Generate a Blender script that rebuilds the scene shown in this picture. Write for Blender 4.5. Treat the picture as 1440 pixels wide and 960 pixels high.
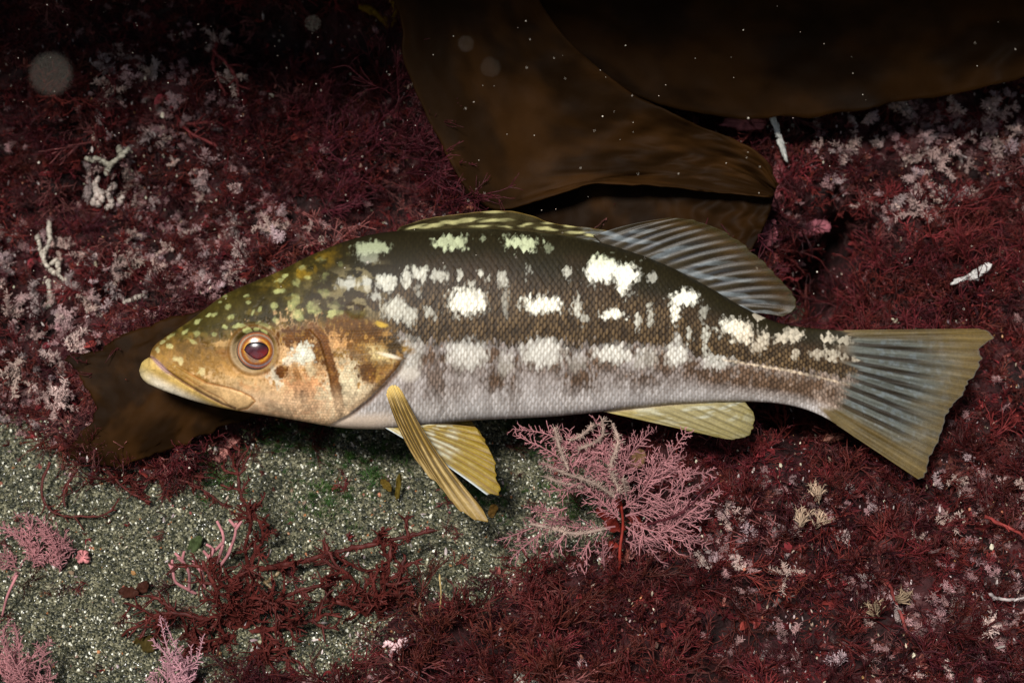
import bpy, math, random
import numpy as np
from mathutils import Vector, Matrix

# ------------------------------------------------------------------ scene, camera, light
scene = bpy.context.scene
for o in list(bpy.data.objects):
    bpy.data.objects.remove(o)
COL = scene.collection

S = 0.00035            # metres per photo pixel (1440 wide) in the plane of the fish
D = 1.0                # camera to fish, metres
TH = math.radians(25)  # the camera looks down at the slope
UX = np.array([1.0, 0.0, 0.0])
UU = np.array([0.0, math.sin(TH), math.cos(TH)])       # up in the picture
UF = np.array([0.0, math.cos(TH), -math.sin(TH)])      # away from the camera
ORG = np.array([0.0, 0.0, 0.35])
ROT = (-TH, 0.0, 0.0)  # local x = right, y = away, z = up


def W(a, b, c):
    return ORG + a * UX + b * UU + c * UF


cam = bpy.data.cameras.new('camera')
cam.sensor_width = 36.0
cam.lens = 36.0 * D / (1440 * S)
cam.clip_start = 0.01
cam.clip_end = 50.0
cam.dof.use_dof = True
cam.dof.focus_distance = D - 0.012
cam.dof.aperture_fstop = 9.0
camo = bpy.data.objects.new('camera', cam)
COL.objects.link(camo)
camo.location = W(0, 0, -D)
camo.rotation_euler = (math.pi / 2 - TH, 0, 0)
scene.camera = camo

# light direction (from scene towards the light), given in the picture's frame
SUN_UP, SUN_LEFT = math.radians(19), math.radians(12)
lv = (-math.sin(SUN_LEFT) * math.cos(SUN_UP) * UX + math.sin(SUN_UP) * UU
      - math.cos(SUN_LEFT) * math.cos(SUN_UP) * UF)
LV = Vector(lv).normalized()
sun = bpy.data.lights.new('sun', 'SUN')
sun.energy = 4.2
sun.angle = math.radians(11)
sun.color = (1.0, 0.965, 0.91)
suno = bpy.data.objects.new('sun', sun)
COL.objects.link(suno)
suno.rotation_euler = LV.to_track_quat('Z', 'Y').to_euler()
suno.location = W(-0.3, 0.9, -1.2)

world = bpy.data.worlds.new('World')
scene.world = world
world.use_nodes = True
wn = world.node_tree
sky = wn.nodes.new('ShaderNodeTexSky')
sky.sky_type = 'NISHITA'
sky.sun_disc = False
sky.sun_elevation = math.asin(LV.z)
sky.sun_rotation = math.atan2(LV.x, LV.y)
bg = wn.nodes['Background']
bg.inputs['Strength'].default_value = 0.05
wn.links.new(sky.outputs['Color'], bg.inputs['Color'])

vs = scene.view_settings
vs.view_transform = 'Standard'
vs.look = 'None'
vs.exposure = 0.12
vs.gamma = 1.0
vs.use_curve_mapping = False
scene.cycles.use_denoising = True

# ------------------------------------------------------------------ small maths
RNG = np.random.default_rng(7)
random.seed(7)


def lin(r, g, b):
    out = []
    for v in (r, g, b):
        v /= 255.0
        out.append(v / 12.92 if v <= 0.04045 else ((v + 0.055) / 1.055) ** 2.4)
    return np.array(out)


def sstep(e0, e1, x):
    t = np.clip((x - e0) / (e1 - e0), 0, 1)
    return t * t * (3 - 2 * t)


def _hash(ix, iy, seed):
    h = (ix.astype(np.int64) * 374761393 + iy.astype(np.int64) * 668265263 + seed * 974634777) & 0xFFFFFFFF
    h = ((h ^ (h >> 13)) * 1274126177) & 0xFFFFFFFF
    return ((h ^ (h >> 16)) & 0xFFFFFF) / float(0xFFFFFF)


def vnoise(x, y, seed=0):
    x = np.asarray(x, float); y = np.asarray(y, float)
    ix = np.floor(x); iy = np.floor(y)
    fx = x - ix; fy = y - iy
    fx = fx * fx * (3 - 2 * fx); fy = fy * fy * (3 - 2 * fy)
    a = _hash(ix, iy, seed); b = _hash(ix + 1, iy, seed)
    c = _hash(ix, iy + 1, seed); d = _hash(ix + 1, iy + 1, seed)
    return (a * (1 - fx) + b * fx) * (1 - fy) + (c * (1 - fx) + d * fx) * fy


def fbm(x, y, seed=0, oct=4):
    v = 0; amp = 0.5; tot = 0
    for i in range(oct):
        v = v + amp * vnoise(x, y, seed + i * 17)
        tot += amp
        amp *= 0.5; x = x * 2.03 + 5.1; y = y * 2.03 + 3.7
    return v / tot


def poly_dist(X, Y, pts):
    """distance to a polyline, arc parameter 0..1 and signed side"""
    pts = np.array(pts, float)
    seg = np.linalg.norm(np.diff(pts, axis=0), axis=1)
    cum = np.concatenate([[0], np.cumsum(seg)])
    best = np.full(X.shape, 1e9); par = np.zeros(X.shape); side = np.zeros(X.shape)
    for i in range(len(pts) - 1):
        p = pts[i]; q = pts[i + 1]; d = q - p; L2 = (d ** 2).sum()
        t = np.clip(((X - p[0]) * d[0] + (Y - p[1]) * d[1]) / L2, 0, 1)
        dx = X - p[0] - t * d[0]; dy = Y - p[1] - t * d[1]
        dd = np.sqrt(dx * dx + dy * dy)
        m = dd < best
        best = np.where(m, dd, best)
        par = np.where(m, (cum[i] + t * seg[i]) / cum[-1], par)
        side = np.where(m, np.sign(d[0] * dy - d[1] * dx), side)
    return best, par, side


def spline(pts, n):
    """Catmull-Rom through pts, n points evenly along the length"""
    P = np.array(pts, float)
    E = np.vstack([2 * P[0] - P[1], P, 2 * P[-1] - P[-2]])
    out = []
    for i in range(1, len(E) - 2):
        t = np.linspace(0, 1, 24, endpoint=False)[:, None]
        p0, p1, p2, p3 = E[i - 1], E[i], E[i + 1], E[i + 2]
        out.append(0.5 * ((2 * p1) + (-p0 + p2) * t + (2 * p0 - 5 * p1 + 4 * p2 - p3) * t ** 2
                          + (-p0 + 3 * p1 - 3 * p2 + p3) * t ** 3))
    out = np.vstack(out + [P[-1:]])
    d = np.concatenate([[0], np.cumsum(np.linalg.norm(np.diff(out, axis=0), axis=1))])
    u = np.linspace(0, d[-1], n)
    return np.stack([np.interp(u, d, out[:, k]) for k in range(out.shape[1])], 1)


def inpoly(X, Y, poly):
    X = np.asarray(X, float); Y = np.asarray(Y, float)
    r = np.zeros(X.shape, bool); n = len(poly); j = n - 1
    for i in range(n):
        xi, yi = poly[i]; xj, yj = poly[j]
        c = ((yi > Y) != (yj > Y)) & (X < (xj - xi) * (Y - yi) / (yj - yi + 1e-12) + xi)
        r ^= c
        j = i
    return r


# ------------------------------------------------------------------ mesh and object helpers
def mesh_np(name, verts, quads=None, tris=None, col=None, smooth=True, mat=None):
    verts = np.asarray(verts, np.float32)
    me = bpy.data.meshes.new(name)
    q = np.zeros((0, 4), np.int32) if quads is None or len(quads) == 0 else np.asarray(quads, np.int32)
    t = np.zeros((0, 3), np.int32) if tris is None or len(tris) == 0 else np.asarray(tris, np.int32)
    me.vertices.add(len(verts))
    me.vertices.foreach_set('co', verts.ravel())
    loops = np.concatenate([q.ravel(), t.ravel()])
    me.loops.add(len(loops))
    me.loops.foreach_set('vertex_index', loops)
    me.polygons.add(len(q) + len(t))
    starts = np.concatenate([np.arange(len(q)) * 4, len(q) * 4 + np.arange(len(t)) * 3]).astype(np.int32)
    me.polygons.foreach_set('loop_start', starts)
    me.polygons.foreach_set('use_smooth', np.full(len(starts), smooth))
    me.update(calc_edges=True)
    if col is not None:
        c = np.ones((len(verts), 4), np.float32)
        c[:, :np.shape(col)[-1]] = col
        at = me.color_attributes.new('tint', 'FLOAT_COLOR', 'POINT')
        at.data.foreach_set('color', c.ravel())
    if mat:
        me.materials.append(mat)
    me.validate()
    return me


def obj(name, me, parent=None, label=None, cat=None, group=None, kind=None, loc=None, rot=None):
    o = bpy.data.objects.new(name, me)
    COL.objects.link(o)
    if parent:
        o.parent = parent
    if loc is not None:
        o.location = loc
    if rot is not None:
        o.rotation_euler = rot
    if label: o['label'] = label
    if cat: o['category'] = cat
    if group: o['group'] = group
    if kind: o['kind'] = kind
    return o


def grid_quads(n, m, off=0):
    i = np.arange(n - 1)[:, None] * m + np.arange(m - 1)[None, :]
    i = i.ravel() + off
    return np.stack([i, i + 1, i + m + 1, i + m], 1)


class Tubes:
    """collects tapered round or flattened twigs"""
    def __init__(s):
        s.v = []; s.q = []; s.t = []; s.c = []; s.n = 0

    def add(s, pts, rad, col=None, sides=4, flat=1.0, nrm=None):
        pts = np.asarray(pts, float); n = len(pts)
        rad = np.broadcast_to(np.asarray(rad, float), (n,))
        tan = np.gradient(pts, axis=0)
        tan /= np.linalg.norm(tan, axis=1, keepdims=True) + 1e-12
        ref = np.array([0.31, 0.87, 0.38]) if nrm is None else np.asarray(nrm, float)
        u = np.cross(tan, ref); u /= np.linalg.norm(u, axis=1, keepdims=True) + 1e-9
        w = np.cross(tan, u)
        a = np.arange(sides) * 2 * math.pi / sides
        ring = (pts[:, None] + rad[:, None, None] * (np.cos(a)[None, :, None] * u[:, None]
                + flat * np.sin(a)[None, :, None] * w[:, None])).reshape(-1, 3)
        s.v.append(ring)
        i = np.arange(n - 1)[:, None] * sides; k = np.arange(sides)[None]; k2 = (k + 1) % sides
        s.q.append(np.stack([(i + k), (i + k2), (i + sides + k2), (i + sides + k)], -1).reshape(-1, 4) + s.n)
        if sides == 4:
            e = s.n + (n - 1) * sides
            s.q.append(np.array([[e, e + 1, e + 2, e + 3]]))
        else:
            e = s.n + (n - 1) * sides
            s.t.append(np.array([[e, e + 1, e + 2]]))
        c = np.array([1.0, 1, 1]) if col is None else np.asarray(col, float)
        if c.ndim == 2:
            c = np.repeat(c, sides, 0)
        else:
            c = np.broadcast_to(c, (n * sides, 3))
        s.c.append(c)
        s.n += n * sides

    def mesh(s, name, mat, smooth=True):
        return mesh_np(name, np.vstack(s.v), np.vstack(s.q) if s.q else None,
                       np.vstack(s.t) if s.t else None, np.vstack(s.c), smooth, mat)


# ------------------------------------------------------------------ materials
def mat_tint(name, rough=0.5, spec=0.3, noise=0.0, nscale=400.0, bump=0.0, bscale=800.0, trans=0.0,
             rand=0.0, coat=0.0, sss=0.0, hue=0.0, detail=4.0, alpha=False):
    """colour from the mesh's own colour attribute, with procedural mottling"""
    m = bpy.data.materials.new(name); m.use_nodes = True
    nt = m.node_tree; b = nt.nodes['Principled BSDF']; out = nt.nodes['Material Output']
    at = nt.nodes.new('ShaderNodeVertexColor'); at.layer_name = 'tint'
    c = at.outputs['Color']
    tc = nt.nodes.new('ShaderNodeTexCoord')
    hsv = None
    if noise > 0 or rand > 0:
        hsv = nt.nodes.new('ShaderNodeHueSaturation')
        nt.links.new(c, hsv.inputs['Color'])
        val = None
        if noise > 0:
            n = nt.nodes.new('ShaderNodeTexNoise'); n.inputs['Scale'].default_value = nscale
            n.inputs['Detail'].default_value = detail
            nt.links.new(tc.outputs['Object'], n.inputs['Vector'])
            mr = nt.nodes.new('ShaderNodeMapRange')
            mr.inputs['From Min'].default_value = 0.25; mr.inputs['From Max'].default_value = 0.75
            mr.inputs['To Min'].default_value = 1 - noise; mr.inputs['To Max'].default_value = 1 + noise
            nt.links.new(n.outputs['Fac'], mr.inputs['Value'])
            val = mr.outputs['Result']
        if rand > 0:
            oi = nt.nodes.new('ShaderNodeObjectInfo')
            m2 = nt.nodes.new('ShaderNodeMapRange')
            m2.inputs['To Min'].default_value = 1 - rand; m2.inputs['To Max'].default_value = 1 + rand
            nt.links.new(oi.outputs['Random'], m2.inputs['Value'])
            if val is None:
                val = m2.outputs['Result']
            else:
                mu = nt.nodes.new('ShaderNodeMath'); mu.operation = 'MULTIPLY'
                nt.links.new(val, mu.inputs[0]); nt.links.new(m2.outputs['Result'], mu.inputs[1])
                val = mu.outputs[0]
            if hue > 0:
                m3 = nt.nodes.new('ShaderNodeMapRange')
                m3.inputs['To Min'].default_value = 0.5 - hue; m3.inputs['To Max'].default_value = 0.5 + hue
                wn_ = nt.nodes.new('ShaderNodeTexWhiteNoise'); wn_.noise_dimensions = '1D'
                nt.links.new(oi.outputs['Random'], wn_.inputs['W'])
                nt.links.new(wn_.outputs['Value'], m3.inputs['Value'])
                nt.links.new(m3.outputs['Result'], hsv.inputs['Hue'])
        nt.links.new(val, hsv.inputs['Value'])
        c = hsv.outputs['Color']
    nt.links.new(c, b.inputs['Base Color'])
    if alpha:
        nt.links.new(at.outputs['Alpha'], b.inputs['Alpha'])
    b.inputs['Roughness'].default_value = rough
    b.inputs['Specular IOR Level'].default_value = spec
    if coat:
        b.inputs['Coat Weight'].default_value = coat; b.inputs['Coat Roughness'].default_value = 0.12
    if bump > 0:
        n2 = nt.nodes.new('ShaderNodeTexNoise'); n2.inputs['Scale'].default_value = bscale
        n2.inputs['Detail'].default_value = 5
        nt.links.new(tc.outputs['Object'], n2.inputs['Vector'])
        bp = nt.nodes.new('ShaderNodeBump'); bp.inputs['Strength'].default_value = bump
        bp.inputs['Distance'].default_value = 0.001
        nt.links.new(n2.outputs['Fac'], bp.inputs['Height'])
        nt.links.new(bp.outputs['Normal'], b.inputs['Normal'])
    if trans > 0:
        tr = nt.nodes.new('ShaderNodeBsdfTranslucent')
        nt.links.new(c, tr.inputs['Color'])
        mx = nt.nodes.new('ShaderNodeMixShader'); mx.inputs[0].default_value = trans
        nt.links.new(b.outputs[0], mx.inputs[1]); nt.links.new(tr.outputs[0], mx.inputs[2])
        nt.links.new(mx.outputs[0], out.inputs['Surface'])
    return m


M_FISH = mat_tint('fish_skin', rough=0.5, spec=0.16, noise=0.14, nscale=1100, bump=0.12, bscale=2200)
M_FIN = mat_tint('fin_membrane', rough=0.4, spec=0.2, noise=0.16, nscale=900, alpha=True, bump=.1, bscale=1500)
M_EYE = mat_tint('eye_surface', rough=0.18, spec=0.22, noise=0.2, nscale=1500)
M_KELP = mat_tint('kelp_blade', rough=0.55, spec=0.035, noise=0.34, nscale=38, bump=0.18, bscale=260, trans=0.2, detail=9)
M_RED = mat_tint('red_algae', rough=0.5, spec=0.28, noise=0.35, nscale=150, trans=0.15, rand=0.45, hue=0.008)
M_STRAP = mat_tint('red_strap', rough=0.55, spec=0.18, noise=0.35, nscale=120, trans=0.1)
M_PALE = mat_tint('pale_tuft', rough=0.75, spec=0.15, noise=0.3, nscale=300, rand=0.3, hue=0.012)
M_PINK = mat_tint('pink_coralline', rough=0.7, spec=0.15, noise=0.25, nscale=250, rand=0.12)
M_BIT = mat_tint('shell_fragment', rough=0.45, spec=0.4, noise=0.3, nscale=500, rand=0.4, hue=0.03)
M_GREEN = mat_tint('green_algae', rough=0.5, spec=0.3, noise=0.4, nscale=200, rand=0.5, hue=0.03)
M_SNOW = mat_tint('marine_snow', rough=0.8, spec=0.1)


def mat_rock():
    m = bpy.data.materials.new('encrusted_rock'); m.use_nodes = True
    nt = m.node_tree; b = nt.nodes['Principled BSDF']
    tc = nt.nodes.new('ShaderNodeTexCoord')
    n = nt.nodes.new('ShaderNodeTexNoise'); n.inputs['Scale'].default_value = 28; n.inputs['Detail'].default_value = 8
    n.inputs['Roughness'].default_value = 0.7
    r = nt.nodes.new('ShaderNodeValToRGB'); e = r.color_ramp.elements
    e[0].position = 0.30; e[0].color = (0.006, 0.004, 0.004, 1)
    e[1].position = 0.74; e[1].color = (0.11, 0.085, 0.065, 1)
    for p, c in ((0.45, (0.018, 0.007, 0.007)), (0.56, (0.045, 0.011, 0.012)), (0.63, (0.085, 0.035, 0.035))):
        k = e.new(p); k.color = (*c, 1)
    n2 = nt.nodes.new('ShaderNodeTexNoise'); n2.inputs['Scale'].default_value = 220; n2.inputs['Detail'].default_value = 6
    bp = nt.nodes.new('ShaderNodeBump'); bp.inputs['Strength'].default_value = 0.8; bp.inputs['Distance'].default_value = 0.004
    L = nt.links.new
    L(tc.outputs['Object'], n.inputs['Vector']); L(n.outputs['Fac'], r.inputs['Fac'])
    L(tc.outputs['Object'], n2.inputs['Vector']); L(n2.outputs['Fac'], bp.inputs['Height'])
    n3 = nt.nodes.new('ShaderNodeTexNoise'); n3.inputs['Scale'].default_value = 75; n3.inputs['Detail'].default_value = 9
    n3.inputs['Roughness'].default_value = 0.75
    r3 = nt.nodes.new('ShaderNodeValToRGB'); e3 = r3.color_ramp.elements
    e3[0].position = 0.60; e3[0].color = (0, 0, 0, 1); e3[1].position = 0.70; e3[1].color = (1, 1, 1, 1)
    n4 = nt.nodes.new('ShaderNodeTexNoise'); n4.inputs['Scale'].default_value = 160; n4.inputs['Detail'].default_value = 4
    r4 = nt.nodes.new('ShaderNodeValToRGB'); e4 = r4.color_ramp.elements
    e4[0].position = 0.35; e4[0].color = (0.22, 0.09, 0.095, 1); e4[1].position = 0.68; e4[1].color = (0.42, 0.32, 0.29, 1)
    mx = nt.nodes.new('ShaderNodeMix'); mx.data_type = 'RGBA'
    L(tc.outputs['Object'], n3.inputs['Vector']); L(n3.outputs['Fac'], r3.inputs['Fac'])
    L(tc.outputs['Object'], n4.inputs['Vector']); L(n4.outputs['Fac'], r4.inputs['Fac'])
    L(r3.outputs['Color'], mx.inputs[0]); L(r.outputs['Color'], mx.inputs[6]); L(r4.outputs['Color'], mx.inputs[7])
    L(mx.outputs[2], b.inputs['Base Color']); L(bp.outputs['Normal'], b.inputs['Normal'])
    b.inputs['Roughness'].default_value = 0.75; b.inputs['Specular IOR Level'].default_value = 0.2
    return m


def mat_sand(name, grain):
    m = bpy.data.materials.new(name); m.use_nodes = True
    nt = m.node_tree; b = nt.nodes['Principled BSDF']; L = nt.links.new
    r = nt.nodes.new('ShaderNodeValToRGB'); e = r.color_ramp.elements
    stops = [(0.0, (0.016, 0.018, 0.012)), (0.28, (0.042, 0.044, 0.026)), (0.54, (0.095, 0.092, 0.053)),
             (0.74, (0.18, 0.168, 0.10)), (0.86, (0.34, 0.32, 0.21)), (0.925, (0.78, 0.77, 0.64)),
             (0.992, (0.36, 0.15, 0.06))]
    e[0].position, e[0].color = stops[0][0], (*stops[0][1], 1)
    e[1].position, e[1].color = stops[-1][0], (*stops[-1][1], 1)
    for p, c in stops[1:-1]:
        k = e.new(p); k.color = (*c, 1)
    r.color_ramp.interpolation = 'CONSTANT' if grain else 'LINEAR'
    if grain:
        oi = nt.nodes.new('ShaderNodeObjectInfo')
        L(oi.outputs['Random'], r.inputs['Fac'])
        b.inputs['Roughness'].default_value = 0.25; b.inputs['Specular IOR Level'].default_value = 0.55
    else:
        tc = nt.nodes.new('ShaderNodeTexCoord')
        v = nt.nodes.new('ShaderNodeTexVoronoi'); v.inputs['Scale'].default_value = 900
        L(tc.outputs['Object'], v.inputs['Vector'])
        sp = nt.nodes.new('ShaderNodeSeparateColor'); L(v.outputs['Color'], sp.inputs[0])
        mu = nt.nodes.new('ShaderNodeMath'); mu.operation = 'MULTIPLY'; mu.inputs[1].default_value = 0.85
        L(sp.outputs[0], mu.inputs[0]); L(mu.outputs[0], r.inputs['Fac'])
        bp = nt.nodes.new('ShaderNodeBump'); bp.inputs['Strength'].default_value = 0.9; bp.inputs['Distance'].default_value = 0.001
        bp.invert = True
        L(v.outputs['Distance'], bp.inputs['Height']); L(bp.outputs['Normal'], b.inputs['Normal'])
        b.inputs['Roughness'].default_value = 0.5
    L(r.outputs['Color'], b.inputs['Base Color'])
    return m


M_ROCK = mat_rock()
M_SAND = mat_sand('sand_sheet', False)
M_GRAIN = mat_sand('sand_grain', True)

# ------------------------------------------------------------------ seabed: one sandy slope, a reef rising behind it, an added shading ledge on top
PB = np.array([-1.0, -0.50, -0.17, -0.045, 0.06, 0.17, 0.198, 0.21, 0.228, 0.248, 0.270, 0.31, 0.6])
PC = np.array([-0.95, -0.44, -0.02, 0.070, 0.115, 0.145, 0.14, 0.09, -0.05, -0.20, -0.355, -0.41, -0.44])  # the last points jut forward: unseen ledge added to shade the top


def profile(b):
    k = np.zeros(np.shape(b))
    for w in (-0.012, -0.006, 0, 0.006, 0.012):
        k = k + np.interp(b + w, PB, PC)
    return k / 5


def topx(a, b, c):
    f = D / (D + c) / S
    return 720 + a * f, 480 - b * f


SAND_POLY = [(-2000, 590), (40, 598), (110, 655), (250, 668), (330, 630), (400, 596), (480, 560), (600, 545), (720, 560),
             (800, 585), (830, 640), (900, 700), (880, 780), (800, 790), (720, 800), (680, 850), (560, 850), (540, 930),
             (380, 960), (250, 975), (180, 1100), (-200, 1500), (-2000, 3000)]


def reef_mask(px, py):
    # 0 on the sand, 1 on the reef, soft edge from jittered samples
    px = px + 30 * (fbm(px / 60, py / 60, 91) - 0.5); py = py + 30 * (fbm(px / 60, py / 60, 92) - 0.5)
    t = 0
    for dx, dy in ((0, 0), (16, 0), (-16, 0), (0, 16), (0, -16), (30, 20), (-30, 20), (30, -20), (-30, -20)):
        t = t + (~inpoly(px + dx, py + dy, SAND_POLY)).astype(float)
    return t / 9


HOLES = [(1150, 425, 50, 75, 0.10), (400, 50, 170, 60, 0.04), (1090, 590, 60, 30, 0.03), (1195, 330, 34, 44, 0.05),
         (540, 300, 60, 40, 0.02), (60, 420, 60, 50, 0.015), (1000, 900, 70, 50, 0.02)]


def c_sand(a, b):
    c = profile(b)
    r = reef_mask(*topx(a, b, c))
    return c + 0.012 * (fbm(a * 9, b * 9, 3) - 0.5) + 0.008 * (fbm(a * 36, b * 36, 5) - 0.5) + 0.09 * sstep(0.75, 1.0, r)


def c_reef(a, b):
    c = profile(b)
    px, py = topx(a, b, c)
    r = reef_mask(px, py)
    lump = 0.055 * (fbm(a * 11, b * 13, 11, 3) - 0.5) + 0.046 * (fbm(a * 38, b * 38, 12, 4) - 0.5) + 0.016 * (fbm(a * 130, b * 130, 13, 3) - 0.5)
    c = c + 0.016 - r * (0.026 + 0.004) - r * lump
    for hx, hy, rx, ry, d in HOLES:
        c = c + d * np.exp(-((px - hx) / rx) ** 2 - ((py - hy) / ry) ** 2) * r
    return c


GA = np.linspace(-0.75, 0.75, 760); GB = np.linspace(-0.45, 0.26, 400)
_ga, _gb = np.meshgrid(GA, GB, indexing='ij')
GC = np.minimum(c_sand(_ga, _gb), c_reef(_ga, _gb))


def c_top(a, b):
    u = np.clip((a - GA[0]) / (GA[1] - GA[0]), 0, len(GA) - 1.001); v = np.clip((b - GB[0]) / (GB[1] - GB[0]), 0, len(GB) - 1.001)
    i = u.astype(int); j = v.astype(int); u = u - i; v = v - j
    return (GC[i, j] * (1 - u) + GC[i + 1, j] * u) * (1 - v) + (GC[i, j + 1] * (1 - u) + GC[i + 1, j + 1] * u) * v


def seat(px, py):
    """where the camera ray of photo pixel (px, py) meets the seabed: (a, b, c)"""
    px = np.asarray(px, float); py = np.asarray(py, float)
    c = np.full(px.shape, 0.08)
    for _ in range(14):
        f = S * (D + c) / D
        a = (px - 720) * f; b = (480 - py) * f
        c = 0.5 * c + 0.5 * c_top(a, b)
    f = S * (D + c) / D
    return (px - 720) * f, (480 - py) * f, c


def wpts(a, b, c):
    return ORG + np.multiply.outer(a, UX) + np.multiply.outer(b, UU) + np.multiply.outer(c, UF)


def seabed(name, fn, mat, a0, a1, b0, b1, na, nb):
    # finer rows and columns in the middle
    A = np.linspace(a0, a1, na); B = np.linspace(b0, b1, nb)
    AA, BB = np.meshgrid(A, B, indexing='ij')
    V = wpts(AA.ravel(), BB.ravel(), fn(AA, BB).ravel())
    me = mesh_np(name, V, grid_quads(na, nb), mat=mat)
    return obj(name, me, kind='structure')


seabed('reef_rock', c_reef, M_ROCK, -0.75, 0.75, -0.45, 0.46, 520, 360)
seabed('sand_bed', c_sand, M_SAND, -0.9, 0.9, -0.9, 0.30, 300, 220)

# ------------------------------------------------------------------ the fish
TOPP = [(196.5, 521), (197, 516), (200, 509), (204, 505.5), (208.5, 503), (212, 500.5), (213.2, 496), (214.5, 489.5), (221, 482), (238, 470), (267, 451.5), (308, 419),
        (326, 408.5), (361, 394.5), (390, 383), (430, 362), (480, 341), (509, 332.5), (544, 326), (590, 323), (640, 321.5),
        (690, 322), (742, 325.5), (801, 332), (853, 343), (897, 357), (926, 368), (955, 381), (984, 397), (1013, 413), (1042, 431),
        (1062, 440), (1078, 448), (1101, 456), (1137, 461), (1165, 463.5), (1190, 465), (1214, 466)]
BOTP = [(196.5, 521), (197.5, 528), (202, 534.5), (209, 540), (230, 549), (267, 562), (297, 570), (326, 576), (384, 585), (431, 593), (457, 598), (486, 602),
        (530, 603.5), (562, 602), (597, 598), (661, 591), (713, 588.5), (772, 586), (830, 580.5), (884, 573.5), (942, 567.5), (1001, 564.5),
        (1045, 564), (1092, 566.5), (1122, 572), (1144, 579), (1165, 589), (1183, 601), (1214, 624)]
HALFW = [(196.5, 3), (200, 9), (206, 14), (214, 18), (240, 27), (290, 39), (350, 50), (420, 60), (490, 66), (560, 67), (640, 68), (740, 66), (840, 58),
         (940, 46), (1030, 33), (1080, 25), (1120, 18), (1155, 10), (1185, 4), (1202, 1.6), (1214, 0.4)]
TOPP = np.array(TOPP, float); BOTP = np.array(BOTP, float); HALFW = np.array(HALFW, float)


def f_top(x): return np.interp(x, TOPP[:, 0], TOPP[:, 1])
def f_bot(x): return np.interp(x, BOTP[:, 0], BOTP[:, 1])
def f_w(x): return np.interp(x, HALFW[:, 0], HALFW[:, 1])


def smooth_prof(fn, x, k):
    o = np.linspace(-k, k, 9)
    return sum(fn(np.clip(x + w, 196.5, 1214)) for w in o) / 9


MOUTH = [(206, 499.5), (215.5, 504), (233, 520), (260, 538.5), (286, 554), (313, 568), (331, 574.5)]
MAXUP = [(228, 498), (245, 511), (268, 526), (290, 538), (322, 545), (339, 550.5), (353, 557.5), (359, 564), (348, 574), (336, 576)]
MAXMID = [(262, 531), (290, 549), (312, 560), (326, 573)]
GILL = [(500, 436), (508, 431), (520, 444), (537, 454), (546, 462), (558, 470), (571, 484), (577, 492), (570, 501), (559, 519), (540, 540), (517, 562), (490, 583), (462, 599)]
PREOP = [(418, 462), (436, 464), (449, 478), (456, 500), (463, 525), (468, 550), (475, 580)]
OPER_POLY = [(390, 300), (500, 430)] + GILL + [(440, 640), (150, 640), (150, 300)]
EYE = (357.0, 492.0)


def scale_cell(X, Y):
    """staggered scale lattice: centre of the scale, local offsets -1..1"""
    mid = 0.5 * (f_top(X) + f_bot(X)); h = 0.5 * (f_bot(X) - f_top(X))
    k = np.clip((h / 138.0) ** 0.45, 0.6, 1.2)
    sx = 4.3; sy = 12.0
    xx = X + 0.06 * (Y - mid) + 5 * (fbm(X / 60, Y / 60, 31) - 0.5) + 2.2 * (fbm(X / 14, Y / 14, 33) - 0.5)
    v = (Y - mid) / k / sy
    u = xx / sx
    best = None
    for par in (0, 1):
        cu = np.round((u - par) / 2) * 2 + par
        cv = np.round(v - 0.5 * par) + 0.5 * par
        d = ((u - cu) / 1.0) ** 2 + ((v - cv) / 0.5) ** 2
        if best is None:
            best = d; bu, bv = cu, cv
        else:
            m = d < best
            best = np.where(m, d, best); bu = np.where(m, cu, bu); bv = np.where(m, cv, bv)
    du = u - bu; dv = (v - bv) * 2
    Xq = X + (bu - u) * sx; Yq = Y + (bv - v) * sy * k
    return Xq, Yq, du, dv, _hash(bu + 500, bv * 2 + 500, 77)


def blob(X, Y, x, y, rx, ry, soft=0.35, rot=0.0):
    dx = X - x; dy = Y - y
    if rot:
        c, s_ = math.cos(rot), math.sin(rot)
        dx, dy = dx * c + dy * s_, -dx * s_ + dy * c
    d = np.sqrt((dx / rx) ** 2 + (dy / ry) ** 2)
    return 1 - sstep(1 - soft, 1 + soft, d)


def rblob(X, Y, x, y, rx, ry, nz, soft=0.2, rot=0.0):
    dx = X - x; dy = Y - y
    if rot:
        c, s_ = math.cos(rot), math.sin(rot)
        dx, dy = dx * c + dy * s_, -dx * s_ + dy * c
    d = np.sqrt((dx / rx) ** 2 + (dy / ry) ** 2) + nz
    return 1 - sstep(1 - soft, 1 + soft, d)


def lerp(c, k, m):
    return c + (np.asarray(k) - c) * m[..., None]


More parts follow.
